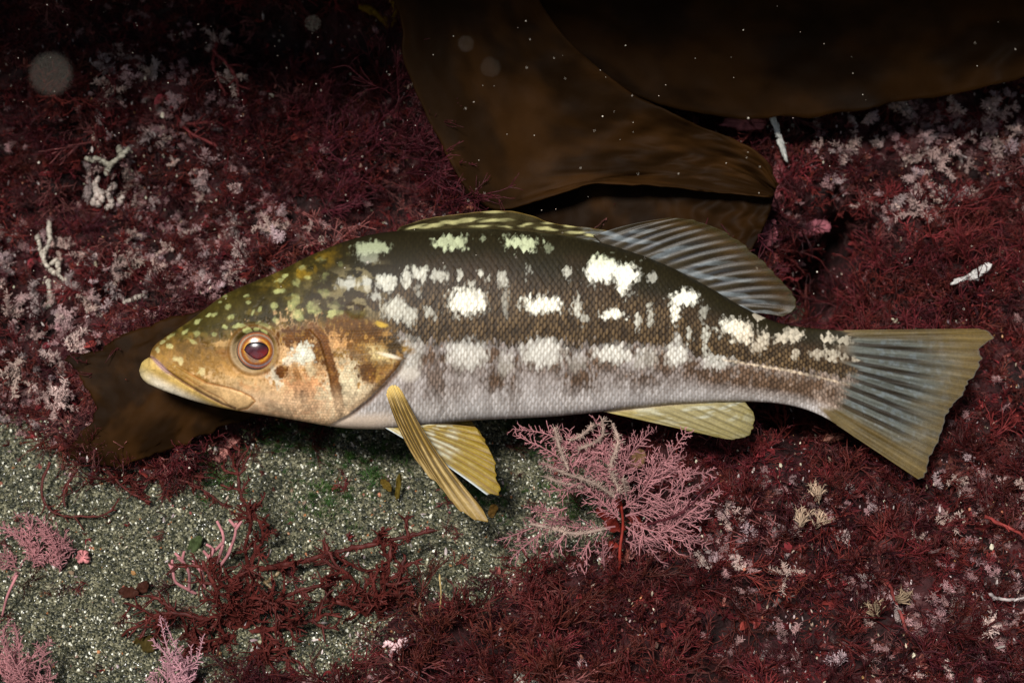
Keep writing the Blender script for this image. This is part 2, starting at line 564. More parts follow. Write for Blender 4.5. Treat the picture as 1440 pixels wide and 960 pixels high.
# white marks of the flank: x, y, rx, ry, brightness
SPOTS = [(523, 349, 24, 10, .62), (520, 362, 14, 10, .3), (634, 341, 24, 10, .8), (735, 342, 27, 10, .85), (770, 348, 8, 6, .3), (681, 333, 6, 4, .35),
         (657, 423, 27, 21, 1), (762, 428, 28, 13, 1), (862, 442, 17, 8, 1), (848, 380, 24, 19, 1), (880, 387, 20, 17, 1), (875, 401, 8, 14, 1), (963, 418, 19, 12, 1),
         (949, 438, 7, 18, .9), (555, 434, 20, 14, .7), (575, 444, 12, 14, .6), (606, 440, 9, 9, .55), (490, 399, 16, 9, .7),
         (516, 398, 7, 11, .6), (543, 397, 16, 11, .75), (528, 416, 8, 7, .45), (571, 391, 8, 16, .7), (590, 384, 14, 12, .7), (588, 404, 8, 10, .35), (617, 388, 12, 10, .6),
         (646, 386, 4, 7, .6), (675, 385, 6, 6, .65), (687, 391, 4, 6, .4), (707, 394, 8, 10, .6), (711, 428, 6, 16, .3), (742, 382, 4, 9, .35), (797, 381, 6, 9, .65), (811, 430, 6, 14, .75), (823, 448, 6, 8, .4),
         (897, 452, 5, 9, .65), (915, 446, 5, 17, .6), (890, 408, 7, 4, .3), (918, 390, 7, 7, .4), (968, 470, 6, 12, .6), (992, 470, 5, 14, .6), (990, 440, 6, 12, .35), (992, 495, 5, 12, .5),
         (1033, 461, 23, 14, .95), (1042, 470, 18, 12, .8), (1072, 476, 9, 12, .75), (1064, 489, 8, 9, .65), (1100, 476, 14, 8, .7), (1115, 470, 14, 8, .75), (1065, 443, 9, 5, .6),
         (1164, 476, 11, 8, .75), (1190, 480, 24, 5, .45), (1118, 501, 5, 8, .6), (1145, 499, 9, 6, .55), (1170, 498, 14, 8, .6), (1192, 503, 16, 4, .5), (796, 300, 1, 1, 0)]
LOWER = [(657, 498, 28, 20, .8), (762, 496, 31, 18, .9), (863, 497, 28, 14, 1), (950, 499, 16, 15, 1), (952, 480, 5, 10, .7), (905, 505, 16, 16, .5), (572, 500, 20, 26, .6),
         (1008, 510, 22, 8, .7), (711, 512, 12, 16, .4), (810, 510, 12, 14, .3)]
BROWN = [(612, 535, 16, 34, .75), (640, 548, 12, 16, .5), (700, 530, 22, 22, .85), (722, 548, 9, 22, .7), (688, 560, 6, 18, .5), (815, 532, 25, 20, .85), (800, 548, 10, 16, .6),
         (905, 536, 24, 18, .8), (872, 530, 14, 16, .6), (840, 545, 8, 16, .5), (985, 528, 24, 14, .7), (1045, 530, 30, 10, .6), (1080, 534, 18, 10, .75), (1135, 536, 22, 11, .8), (1120, 552, 24, 8, .3),
         (1180, 560, 16, 10, .6), (1160, 545, 18, 8, .5), (945, 540, 16, 14, .6), (575, 545, 8, 14, .5), (600, 566, 8, 16, .35), (655, 566, 6, 18, .3), (760, 552, 10, 16, .4), (1185, 520, 18, 10, .55)]
# pale specks of the head: x, y, rx, ry, rotation
HEADSPOT = [(279, 451, 5, 3, -.6), (260, 466, 7, 3, -.6), (276, 467.5, 4.5, 4, 0), (240, 487, 6, 4, 0), (271, 480, 9, 3.2, .5), (251, 506, 9, 6, .3), (283.5, 522, 6, 5.5, -.5),
            (316, 416, 6, 3, -.4), (309, 425, 3, 2, 0), (301, 441, 4.5, 2.5, -.3), (320, 432, 5, 4.5, 0), (326, 445, 6, 3, -.4), (346, 416, 5, 3, -.2), (349, 426, 4, 3, 0), (366, 435, 3, 5, .3),
            (385, 430, 5, 4.5, 0), (355, 441, 3, 5, .4), (337, 457, 8, 3.2, -.1), (316, 459, 4, 3, 0), (302, 469.5, 4, 3.5, 0), (374, 458, 12, 4.5, .4), (348, 466, 6, 4, 0), (222, 492, 4, 5, 0),
            (393, 394, 8, 3, -.3), (393, 409, 9, 4.5, -.1), (418, 397, 6, 6, -.3), (432, 391, 6, 4, 0), (457, 389, 5, 7, .2), (453, 411.5, 11, 6.5, .1), (412, 424, 8, 11, .3), (440, 433, 10, 8, .6),
            (420, 445, 9, 10, .2), (473, 431, 9, 11, -.5), (387, 450, 4.5, 6, 0), (452, 364, 8, 4, -.4), (425, 377, 8, 4, -.4), (400, 388, 5, 3, -.3), (490, 359, 5, 4, 0), (478, 370, 4, 3.5, 0), (466, 440, 6, 8, .6), (240, 472, 6, 2.5, -.6), (228, 480, 4, 2.2, -.6), (292, 443, 4, 2.2, -.6)]


def tail_polar(X, Y):
    dx = X - 975.0; dy = Y - 462.0
    return np.arctan2(dy, dx) / math.radians(33.8), (np.hypot(dx, dy) - 215.0) / 195.0


def tail_tone(X, Y, K, R):
    ph = K * 17
    n = fbm(X / 30, Y / 10, 201); n2 = fbm(R * 26, ph * 1.6, 202); n4 = fbm(R * 5, ph * 3.1, 206)
    c = np.broadcast_to(lin(98, 101, 94), X.shape + (3,)).copy()
    c = lerp(c, lin(124, 134, 138), sstep(.45, .72, n2) * 0.55 * sstep(.02, .25, R))
    w = np.cos(ph * 2 * math.pi / 1.55 + 3.0 * fbm(ph * .5, R * 1.5, 203))
    c = lerp(c, lin(46, 38, 28), sstep(-.2, .6, w) * 0.95 * sstep(-.02, 0.12, R) * sstep(0.92, 0.40, R) * sstep(.0, .12, K) * sstep(1, .88, K))
    c = lerp(c, lin(116, 94, 46), sstep(0.48, 0.95, R + 0.25 * (n - .5)) * 0.85)
    c = lerp(c, lin(110, 90, 46), np.maximum(sstep(0.14, 0.02, K), sstep(0.74, 0.95, K)) * 0.8)
    fine = np.cos(ph * 2 * math.pi * 2)
    f3 = np.cos(ph * 2 * math.pi * 4)
    c = c * (0.93 + 0.12 * fine * sstep(.1, .4, R) + 0.10 * f3 * sstep(.45, .7, R) + .5 * (n4 - .5))[..., None]
    c = lerp(c, lin(150, 122, 92), sstep(0.10, -0.05, R) * 0.5)
    return c * (.86 - .06 * sstep(.2, .5, K) * sstep(.9, .6, K))[..., None]


def paint_fish(X, Y):
    X = X.copy(); Y = Y.copy()
    Xq, Yq, du, dv, rnd = scale_cell(X, Y)
    flank = sstep(470, 560, X + 0.35 * (Y - 450))        # where scales show
    wob = 5 * (fbm(X / 16, Y / 16, 41) - 0.5), 6 * (fbm(X / 16, Y / 12, 42) - 0.5)
    qx = X + (Xq - X) * 0.55 * flank + wob[0]
    qy = Y + (Yq - Y) * 0.55 * flank + wob[1] + flank * 7 * (rnd - 0.5)
    streak = fbm(X / 3.2, Y / 11, 43, 3) - 0.5; fine = fbm(X / 5, Y / 5, 44, 3) - 0.5
    top = f_top(X); bot = f_bot(X); t = (Y - top) / (bot - top + 1e-6)
    n1 = fbm(X / 45, Y / 45, 51); n2 = fbm(X / 12, Y / 12, 52); n3 = fbm(X / 5, Y / 8, 53)
    # ---- flank
    back = lin(36, 31, 17); brown = lin(54, 41, 27); grey = lin(176, 169, 166); belly = lin(206, 202, 200)
    col = np.broadcast_to(back, X.shape + (3,)).copy()
    col = lerp(col, brown, sstep(0.12, 0.30, t + 0.2 * (n1 - 0.5)))
    yb = np.interp(qx, [540, 600, 900, 960, 1000, 1100, 1200], [470, 486, 487, 492, 508, 522, 536])
    low = sstep(-7, 10, qy - yb + 10 * (n2 - 0.5) + 22 * streak)
    col = lerp(col, grey, low)
    col = lerp(col, lin(150, 126, 106), low * sstep(960, 1100, X) * .75)
    # brown pigment that reaches below the line in columns
    bm = np.zeros(X.shape)
    for x, y, rx, ry, s_ in BROWN:
        bm = np.maximum(bm, s_ * rblob(qx, qy, x, y, rx, ry * 1.2, 1.6 * streak + 1.2 * fine, 0.7))
    under = low * (1 - sstep(25, 62, qy - yb + 20 * streak)) * sstep(0.38, 0.58, n2 * 0.5 + n1 * 0.5 + 0.06 + .3 * streak)
    bm = np.maximum(bm, 0.85 * under)
    col = lerp(col, lin(84, 64, 48), np.clip(bm * 1.15, 0, 1) * low)
    col = lerp(col, belly, sstep(0.80, 0.97, t) * (1 - 0.6 * bm))
    # white marks
    wm = np.zeros(X.shape)
    for x, y, rx, ry, s_ in SPOTS:
        s_ = s_ if s_ > .78 else s_ * .82
        wm = np.maximum(wm, s_ * rblob(qx, qy, x, y, rx * .93, ry * .93, (0.9 * streak + 0.9 * fine) * (0.55 + 5 / min(rx, ry)), 0.34))
    wm = wm * (1 - 0.35 * sstep(.55, .9, rnd) * flank * (1 - sstep(.6, 1.0, wm) * .6))
    wcol = lerp(np.broadcast_to(lin(250, 249, 232), X.shape + (3,)), lin(190, 204, 150), sstep(385, 345, Y) * 0.75)
    wcol = lerp(wcol, lin(228, 190, 140), sstep(1000, 1060, X) * 0.35)
    col = col + (wcol - col) * np.clip(wm * 1.05, 0, 1)[..., None]
    lm = np.zeros(X.shape)
    for x, y, rx, ry, s_ in LOWER:
        lm = np.maximum(lm, s_ * rblob(qx, qy, x, y, rx, ry, 0.8 * streak + 0.5 * fine, 0.35))
    col = lerp(col, lin(226, 224, 214), lm * 0.85)
    nape = sstep(560, 500, X) * sstep(0.1, .2, t) * sstep(.55, .42, t)
    col = lerp(col, lin(176, 160, 116), nape * sstep(.52, .66, fbm(X / 12, Y / 9, 65)) * .45)
    # lateral line
    d, p, s_ = poly_dist(X, Y, [(1000, 503), (1060, 513), (1110, 521), (1150, 530), (1195, 541)])
    col = lerp(col, lin(224, 204, 176), (1 - sstep(0.5, 2.8, d + 3 * streak)) * (0.15 + 0.6 * rnd) * sstep(0, 0.15, p))
    # scale tone: light centre streak, dark hind margin
    e = np.sqrt(du ** 2 + dv ** 2)
    wd = 0.30 + 0.14 * fbm(X / 26, Y / 26, 34)
    ctr = np.exp(-((du + 0.05 + .25 * (rnd - .5)) / wd) ** 2 - (dv / (0.72 + .5 * rnd)) ** 2)
    ctr = np.clip(ctr * (0.55 + .9 * fbm(X / 7, Y / 16, 35)) , 0, 1)
    tone_dark = (0.50 + 1.15 * ctr) * (0.7 + 0.6 * rnd)
    tone_pale = (0.64 + 0.52 * ctr) * (0.86 + 0.28 * rnd)
    lum = col.mean(-1)
    k = sstep(0.06, 0.30, lum)
    tone = tone_dark * (1 - k) + tone_pale * k
    bt = sstep(0.80, 0.9, t) * flank                   # net of dark lozenges on the belly
    tone = tone * (1 - bt * 0.26 * np.exp(-((du - 0.25) / 0.35) ** 2 - (dv / 0.6) ** 2))
    amp = flank * (0.3 + 0.7 * sstep(0.12, 0.36, t)) * (.55 + .75 * fbm(X / 40, Y / 22, 36))
    edgec = np.clip(amp * k * (1 - ctr) * 0.5, 0, 1)
    col = col * (1 + amp * (tone - 1))[..., None]
    col = lerp(col, col * np.array([1.0, .86, .74]), edgec)
    gold = amp * (1 - k) * ctr * (1 - low)
    col = lerp(col, lin(146, 118, 78), gold * 0.30 * (0.3 + 1.2 * rnd) * sstep(0.2, 0.4, t))
    # ---- head
    dgl, pgl, sgl = poly_dist(X, Y, GILL)
    hd = inpoly(X + 5 * (fbm(X / 10, Y / 10, 75) - .5), Y + 5 * (fbm(X / 10, Y / 10, 76) - .5), OPER_POLY).astype(float)
    sdg = np.where(hd > .5, dgl, -dgl); wdt = np.interp(pgl, [0, .30, .50, 1], [16, 9, 2.0, 1.5])
    hd = np.where(dgl < 40, sstep(-wdt, wdt, sdg + np.where(pgl < .45, 16, 2) * fine), hd)
    hmask = np.where((Y < 436) & (X > 390), sstep(520, 400, X + (436 - Y) * 0.2 + 60 * (n1 - .5) + 30 * fine), hd)
    gs = fbm(X / 2.0, Y / 7, 66, 3) - .5                      # fine streaks of pigment
    rag = 1.7 * fine + 0.9 * (n2 - .5) + .8 * gs
    hc = np.broadcast_to(lin(62, 53, 19), X.shape + (3,)).copy()             # olive crown
    crown_line = np.interp(X, [200, 240, 300, 345, 400, 440, 480, 540], [474, 478, 474, 466, 462, 458, 452, 446])
    hc = lerp(hc, lin(48, 40, 14), sstep(0.42, 0.64, n1 * .6 + n2 * .4) * 0.85)
    hc = lerp(hc, lin(108, 92, 40), sstep(.56, .72, fbm(X / 14, Y / 10, 67)) * .5)
    hc = lerp(hc, lin(146, 108, 54), sstep(-16, 34, Y - crown_line + 40 * (n1 - 0.5) + 30 * fine))   # tawny middle

    def patch(hc, rgb, x, y, rx, ry, rot=0.0, op=1.0, soft=.35, k=1.0):
        return lerp(hc, lin(*rgb), np.clip(rblob(X, Y, x, y, rx, ry, k * rag, soft, rot) * op, 0, 1))
    hc = patch(hc, (208, 150, 104), 425, 552, 84, 50, 0, .9, .5)                 # peach cheek
    hc = patch(hc, (214, 178, 128), 352, 540, 56, 15, .25, .75, .5)              # pale below the eye
    hc = patch(hc, (190, 140, 74), 330, 522, 30, 8, .3, .6, .5)
    hc = patch(hc, (100, 74, 30), 262, 492, 40, 11, .45, .6, .5)                 # brown olive snout
    hc = patch(hc, (184, 146, 92), 320, 483, 24, 4.5, -.1, .75, .4)              # streak nostril to eye
    hc = patch(hc, (150, 100, 46), 322, 499, 22, 7, .3, .6, .5)
    hc = patch(hc, (212, 196, 160), 482, 536, 27, 44, .18, .95, .4)              # silver plate of the gill cover
    hc = patch(hc, (206, 190, 156), 512, 560, 24, 16, -.6, .8, .5)
    hc = patch(hc, (206, 184, 130), 528, 496, 24, 12, .35, .75, .5)
    hc = patch(hc, (206, 166, 118), 425, 494, 58, 38, 0, .92, .35)                # pale ground behind the eye
    hc = patch(hc, (196, 146, 92), 478, 474, 26, 18, .2, .8, .4)
    hc = patch(hc, (96, 58, 16), 418, 474, 30, 15, -.15, 1, .35)                # brown saddle behind the eye
    hc = patch(hc, (96, 58, 16), 447, 494, 10, 20, -.35, .95, .35)
    hc = patch(hc, (92, 58, 16), 500, 464, 44, 18, .15, 1, .35)                 # top of the gill cover
    hc = patch(hc, (110, 72, 24), 505, 494, 18, 13, .5, .8, .4)
    hc = patch(hc, (92, 56, 18), 518, 523, 16, 12, .6, .95, .35)
    hc = patch(hc, (116, 76, 28), 541, 516, 10, 8, .6, .6, .4)
    hc = patch(hc, (216, 212, 190), 427, 499, 13, 15, .2, .95, .35)              # bluish white marks
    hc = patch(hc, (212, 204, 180), 386, 530, 8, 14, -.4, .8, .4)
    hc = patch(hc, (214, 206, 184), 405, 506, 6, 9, .5, .7, .4)
    hc = patch(hc, (208, 190, 150), 436, 520, 7, 12, -.3, .6, .4)
    hc = patch(hc, (108, 62, 20), 397, 522, 10.5, 7, -.5, 1, .3)
    hc = patch(hc, (140, 88, 34), 417, 524, 4.5, 12, -.3, .75, .4)
    hc = patch(hc, (108, 60, 22), 426.5, 556, 6.5, 8.5, 0, 1, .3)
    hc = patch(hc, (108, 62, 24), 386, 570, 24, 5.2, .45, 1, .3, .6)
    hc = patch(hc, (186, 106, 60), 438, 575, 18, 4, -.5, .5, .4)
    hc = patch(hc, (176, 110, 52), 352, 545, 14, 5, .3, .5, .5)
    dp, pp, sp = poly_dist(X, Y, PREOP)
    band = (1 - sstep(5.5, 9, np.abs(dp * sp + 5 + 3 * rag))) * sstep(0.02, 0.2, pp)
    hc = lerp(hc, lin(100, 58, 18), band * .97)
    hc = lerp(hc, lin(84, 52, 18), (1 - sstep(.5, 2.2, dp)) * sstep(.1, .3, pp) * .7)
    hc = patch(hc, (64, 46, 16), 559, 482, 19, 17, .6, 1, .4)                  # dark ear flap
    hc = patch(hc, (150, 112, 40), 572, 490, 8, 6, .6, .7, .4)
    hc = patch(hc, (90, 78, 34), 503, 437, 13, 9, .3, .8, .3)
    hc = lerp(hc, lin(84, 54, 24), (1 - sstep(4, 9, dgl + 4 * rag)) * sstep(0.40, 0.5, pgl) * 0.95 * (1 - sstep(0.88, 1, pgl)))
    # golden glitter painted into the browns as pale streaks
    hb = sstep(.30, .12, hc.mean(-1)) * sstep(445, 462, Y) * sstep(380, 405, X) * sstep(545, 525, X) * (1 - band * .7)
    hc = lerp(hc, lin(186, 138, 60), hb * sstep(.06, .26, .5 * gs + .9 * fine) * .38)
    # throat and jaws
    dm, pm, sm = poly_dist(X, Y, MOUTH)
    jaw = ((sm > 0) & (X < 345)).astype(float)
    below = sstep(0.74, 0.92, t) * sstep(230, 330, X)
    hc = lerp(hc, lin(220, 188, 150), below * (.7 + .6 * fine))
    jc = lerp(np.broadcast_to(lin(196, 162, 92), X.shape + (3,)), lin(236, 222, 196), sstep(0.3, 0.9, (Y - np.interp(X, [200, 330], [505, 572])) / 26))
    jc = lerp(jc, lin(170, 150, 92), (1 - sstep(200, 225, X)) * 0.7)
    hc = hc + (jc - hc) * (jaw * sstep(0, 2.5, dm))[..., None]
    max_poly = MOUTH[1:] + [(336, 576), (348, 574), (359, 564), (353, 557.5), (339, 550.5), (322, 545), (290, 538), (268, 526), (245, 511), (228, 498)]
    mx = inpoly(X, Y, max_poly).astype(float)
    mxc = lerp(np.broadcast_to(lin(150, 112, 50), X.shape + (3,)), lin(216, 176, 122), sstep(250, 330, X))
    hc = hc + (mxc - hc) * (mx * 0.9)[..., None]
    hc = lerp(hc, lin(120, 84, 60), (1 - sstep(0.5, 2.2, dm)) * 0.8)
    dmu, pmu, smu = poly_dist(X, Y, MAXUP)
    hc = lerp(hc, lin(150, 92, 36), (1 - sstep(0.4, 1.8, dmu)) * 0.7 * sstep(0.15, 0.35, pmu))
    dmm, _, _ = poly_dist(X, Y, MAXMID)
    hc = lerp(hc, lin(140, 90, 44), (1 - sstep(0.4, 1.5, dmm)) * 0.55)
    gum = blob(X, Y, 226, 514, 17, 3.2, .5, .78)
    hc = lerp(hc, lin(170, 140, 140), gum * 0.8)
    # pale specks of the head
    hs = np.zeros(X.shape)
    for x, y, rx, ry, r_ in HEADSPOT:
        hs = np.maximum(hs, (.55 + .45 * ((x * 7.3 + y * 3.1) % 1)) * rblob(X + 4 * (n3 - .5), Y + 4 * (n2 - .5), x, y, rx * .82, ry * .82, 1.6 * fine + 1.2 * (n2 - .5), 0.45, r_))
    hcs = lerp(np.broadcast_to(lin(196, 200, 132), X.shape + (3,)), lin(222, 208, 150), sstep(470, 500, Y))
    hc = hc + (hcs - hc) * (hs * 0.62)[..., None]
    hc = lerp(hc, hc * np.array([1.5, 1.45, 1.2]), sstep(.56, .70, fbm(X / 9, Y / 7, 63)) * .45 * sstep(.45, .2, t))
    hc = lerp(hc, hc * .62, sstep(.52, .68, fbm(X / 22, Y / 16, 64)) * .6)
    # mustard fringe along the nape
    hc = lerp(hc, lin(150, 118, 30), blob(X, Y, 440, 372, 60, 12, .6, -.45) * sstep(0.45, 0.65, n2) * 0.7)
    # fine skin grain: small cheek scales
    cu = X / 4.6 + 1.2 * fbm(X / 20, Y / 20, 68); cv = Y / 4.0 + 1.2 * fbm(X / 20, Y / 20, 69)
    cu = cu + .5 * (np.floor(cv) % 2)
    chk = _hash(np.floor(cu) + 900, np.floor(cv) + 900, 5); lx = cu - np.floor(cu) - .5; ly = cv - np.floor(cv) - .5
    cheeksc = sstep(375, 410, X) * sstep(452, 470, Y)
    hc = hc * (1 + cheeksc * (.34 * (chk - .5) - .22 * sstep(.30, .5, np.hypot(lx, ly)) + .08))[..., None]
    g = fbm(X / 2.6, Y / 2.6, 61, 2)
    hc = hc * (1 + 0.5 * (g - 0.5) * sstep(340, 420, X))[..., None]
    hc = hc * (1 + 0.7 * (n3 - 0.5))[..., None]
    # rim of the eye
    de = np.sqrt(((X - EYE[0]) / 36) ** 2 + ((Y - EYE[1]) / 35) ** 2)
    rim = np.exp(-((de - 0.98) / 0.09) ** 2)
    ea = np.arctan2(Y - EYE[1], X - EYE[0])
    rc = lerp(np.broadcast_to(lin(152, 122, 72), X.shape + (3,)), lin(80, 64, 28), sstep(-.2, .7, np.sin(-ea) + .25 * (n2 - .5)))
    rc = lerp(rc, lin(186, 164, 132), sstep(.2, .9, np.cos(ea - 2.5)) * .6)
    hc = hc + (rc - hc) * ((1 - sstep(0.86, 1.02, de)) * 0.9)[..., None]
    hc = lerp(hc, lin(186, 190, 120), (rblob(X, Y, 348, 464.5, 6, 4, fine) + rblob(X, Y, 360, 463, 4, 3, fine) + rblob(X, Y, 371, 466, 5, 3, fine, .2, .6)).clip(0, 1) * .8)
    hc = lerp(hc, lin(110, 72, 30), rim * 0.5)
    col = col * (1 - hmask[..., None]) + hc * hmask[..., None]
    # soft bits behind the gill cover
    col = lerp(col, lin(206, 168, 60), rblob(X, Y, 536, 456, 9, 3.2, 1.2 * fine, .4, .25) * .8)
    col = lerp(col, lin(240, 226, 200), blob(X, Y, 548, 500, 14, 2.6, .6, .25) * hmask * 0.8)
    col = lerp(col, lin(200, 190, 176), blob(X, Y, 575, 526, 14, 10, .5) * (1 - hmask) * 0.7)
    br2 = (1 - hmask) * (1 - sstep(2, 9, dgl)) * sstep(0.35, 0.6, pgl)
    col = lerp(col, lin(96, 66, 44), br2 * 0.8)
    col = lerp(col, lin(226, 204, 182), blob(X, Y, 500, 596, 60, 12, .6, -.1) * (1 - hmask) * 0.9)
    # tail root takes the fin's tone
    xb = np.interp(Y, [455, 470, 490, 540, 560, 590, 620], [1165, 1192, 1204, 1206, 1194, 1160, 1140])
    K_, R_ = tail_polar(X, Y)
    fing = 34 * (vnoise(K_ * 19, R_ * 0, 207) - .5) + 14 * (vnoise(K_ * 47, R_ * 3, 208) - .5)
    col = lerp(col, tail_tone(X, Y, K_, R_), sstep(-22, 8, X - xb + fing))
    return np.clip(col, 0.002, 0.95)


def fish_relief(X, Y):
    """how far the skin stands out towards the viewer, in photo pixels"""
    z = np.zeros(X.shape)
    dg, pg, sg = poly_dist(X, Y, GILL)
    inside = inpoly(X, Y, OPER_POLY)
    sd = np.where(inside, dg, -dg)
    fade = sstep(0.28, 0.50, pg) * (1 - 0.3 * sstep(0.9, 1, pg))
    near = (dg < 60)
    z += np.where(near, 3.8 * sstep(-3.5, 2.5, sd + 3 * (fbm(X / 9, Y / 9, 74) - .5)) * np.exp(-np.maximum(sd, 0) / 26) * fade, 0)
    z -= 2.2 * np.exp(-((sd + 3) / 4.0) ** 2) * fade
    dp, pp, sp = poly_dist(X, Y, PREOP)
    sdp = dp * sp
    z += np.where(dp < 40, 2.4 * sstep(-2.5, 2.5, sdp) * np.exp(-np.maximum(sdp, 0) / 16) * sstep(0, .15, pp), 0)
    dm, pm, sm = poly_dist(X, Y, MOUTH)
    z -= 3.4 * np.exp(-(dm / 1.8) ** 2)
    z += np.where((sm < 0), 2.0 * np.exp(-(dm / 9) ** 2), 1.6 * np.exp(-((dm - 7) / 6) ** 2)) * sstep(370, 330, X)
    dmu, pmu, smu = poly_dist(X, Y, MAXUP)
    z -= 1.5 * np.exp(-(dmu / 1.6) ** 2) * sstep(0.05, 0.3, pmu)
    dmm, _, _ = poly_dist(X, Y, MAXMID)
    z -= 0.7 * np.exp(-(dmm / 1.4) ** 2)
    max_poly = MOUTH[2:] + [(336, 576), (348, 574), (359, 564), (353, 557.5), (339, 550.5), (322, 545), (290, 538), (268, 526), (245, 511)]
    z += 1.6 * np.where(inpoly(X, Y, max_poly), sstep(0, 4, np.minimum(dmu, dm)), 0)
    # eye socket: raised ring, hollow inside
    de = np.sqrt(((X - EYE[0]) / 35) ** 2 + ((Y - EYE[1]) / 34) ** 2)
    z += 0.5 * np.exp(-((de - 0.92) / 0.12) ** 2)
    z -= 6.0 * (1 - sstep(0.70, 0.92, de))
    z -= 1.2 * np.exp(-((de - 1.08) / 0.07) ** 2)
    # nostril
    z -= 1.6 * blob(X, Y, 289, 484, 5, 2.5, .6, .2) - 0.9 * blob(X, Y, 297, 482, 5, 3, .6)
    # shoulder flap and fin socket
    z += 1.6 * blob(X, Y, 500, 436, 12, 9, .5, .3)
    z += 2.5 * blob(X, Y, 553, 540, 16, 13, .8)
    # scales overlap like tiles
    Xq, Yq, du, dv, rnd = scale_cell(X, Y)
    t = (Y - f_top(X)) / (f_bot(X) - f_top(X) + 1e-6)
    flank = sstep(540, 590, X + 0.3 * (Y - 450)) * sstep(0.03, 0.15, t) * sstep(1.0, 0.93, t) * (1 - sstep(1170, 1205, X))
    z += flank * (0.34 * np.cos(du * 1.5) * np.cos(dv * 1.3) + 0.22 * du + 0.30 * (rnd - .5))
    cu = X / 4.6 + 1.2 * fbm(X / 20, Y / 20, 68); cv = Y / 4.0 + 1.2 * fbm(X / 20, Y / 20, 69); cu = cu + .5 * (np.floor(cv) % 2)
    z += .30 * np.cos((cu - np.floor(cu) - .5) * 3) * np.cos((cv - np.floor(cv) - .5) * 3) * sstep(375, 410, X) * sstep(452, 470, Y) * inside
    z -= .5 * sstep(.66, .75, fbm(X / 6, Y / 6, 78, 2)) * sstep(420, 380, X)
    # soft muscle relief and cheek texture
    z += 0.9 * (fbm(X / 60, Y / 60, 71) - 0.5) + 0.5 * (fbm(X / 7, Y / 7, 72, 3) - 0.5) * sstep(430, 360, X - 120)
    return z


fish = obj('bass', None, label='olive brown bass with white blotches and yellowish fins swimming over the reef', cat='fish',
           loc=W(0, 0, 0), rot=ROT)


def fish_body():
    # stations along the body, closer at the snout
    xs = np.concatenate([np.linspace(196.5, 216, 60, endpoint=False), np.linspace(216, 420, 200, endpoint=False),
                         np.linspace(420, 1180, 740, endpoint=False), np.linspace(1180, 1214, 30)])
    nearp = np.linspace(0.0, 1.0, 300)
    farp = np.linspace(0.0, 1.0, 60)[1:-1]
    # angle: 0 = back, pi = belly; near side uses negative depth
    ph_near = math.pi * (nearp + 0.035 * np.sin(2 * math.pi * nearp))
    ph_far = math.pi * (1 + farp)
    k = np.where(xs < 216, 1.0, np.minimum(14.0, 1 + (xs - 216) * 0.25))
    top = np.array([smooth_prof(f_top, np.array([x]), kk)[0] for x, kk in zip(xs, k)])
    bot = np.array([smooth_prof(f_bot, np.array([x]), kk)[0] for x, kk in zip(xs, k)])
    top[0] = bot[0] = 521
    hw = np.array([smooth_prof(f_w, np.array([x]), kk)[0] for x, kk in zip(xs, k)])
    mid = 0.5 * (top + bot); hh = 0.5 * (bot - top)
    ph = np.concatenate([ph_near, ph_far])
    cs, sn = np.cos(ph), np.sin(ph)
    Y = mid[:, None] - hh[:, None] * cs[None]
    X = np.repeat(xs[:, None], len(ph), 1)
    prof = np.sign(sn) * np.abs(sn) ** 0.86
    # deepest a little above the middle, belly fuller
    Z = -(hw[:, None] * prof[None])
    # where the near skin meets the eye of the camera: pixel coordinates for pattern and relief
    f = D / (D + Z * S)
    PX = 720 + (X - 720) * f; PY = 480 + (Y - 480) * f
    near = (sn >= -1e-9)[None] * np.ones_like(X)
    edge = np.clip(np.abs(sn), 0, 1)[None] ** 0.5
    R = fish_relief(PX, PY) * edge
    Z = Z - np.where(sn[None] >= 0, R, -R)
    colr = paint_fish(PX, PY)
    n, m = X.shape
    V = np.stack([(X - 720) * S, Z * S, (480 - Y) * S], -1).reshape(-1, 3)
    q = grid_quads(n, m)
    i = np.arange(n - 1) * m
    wrap = np.stack([i + m - 1, i, i + m, i + 2 * m - 1], 1)
    q = np.vstack([q, wrap])
    e = (n - 1) * m
    capv = V[e:e + m].mean(0)
    V = np.vstack([V, capv[None]])
    cc = np.vstack([colr.reshape(-1, 3), colr[-1].mean(0)[None]])
    t = np.stack([e + np.arange(m), np.full(m, len(V) - 1), e + (np.arange(m) + 1) % m], 1)
    me = mesh_np('body', V, q[:, ::-1], t, cc, True, M_FISH)
    return obj('body', me, fish, label='scaled body, dark above with white blotches, silver grey below')


fish_body()


def body_depth(px, py):
    """depth of the near skin (photo pixels, negative = nearer) at a point of the flank"""
    h = 0.5 * (f_bot(px) - f_top(px)); m = 0.5 * (f_bot(px) + f_top(px))
    s_ = np.sqrt(np.clip(1 - ((py - m) / h) ** 2, 0, 1))
    return -f_w(px) * s_ ** 0.86


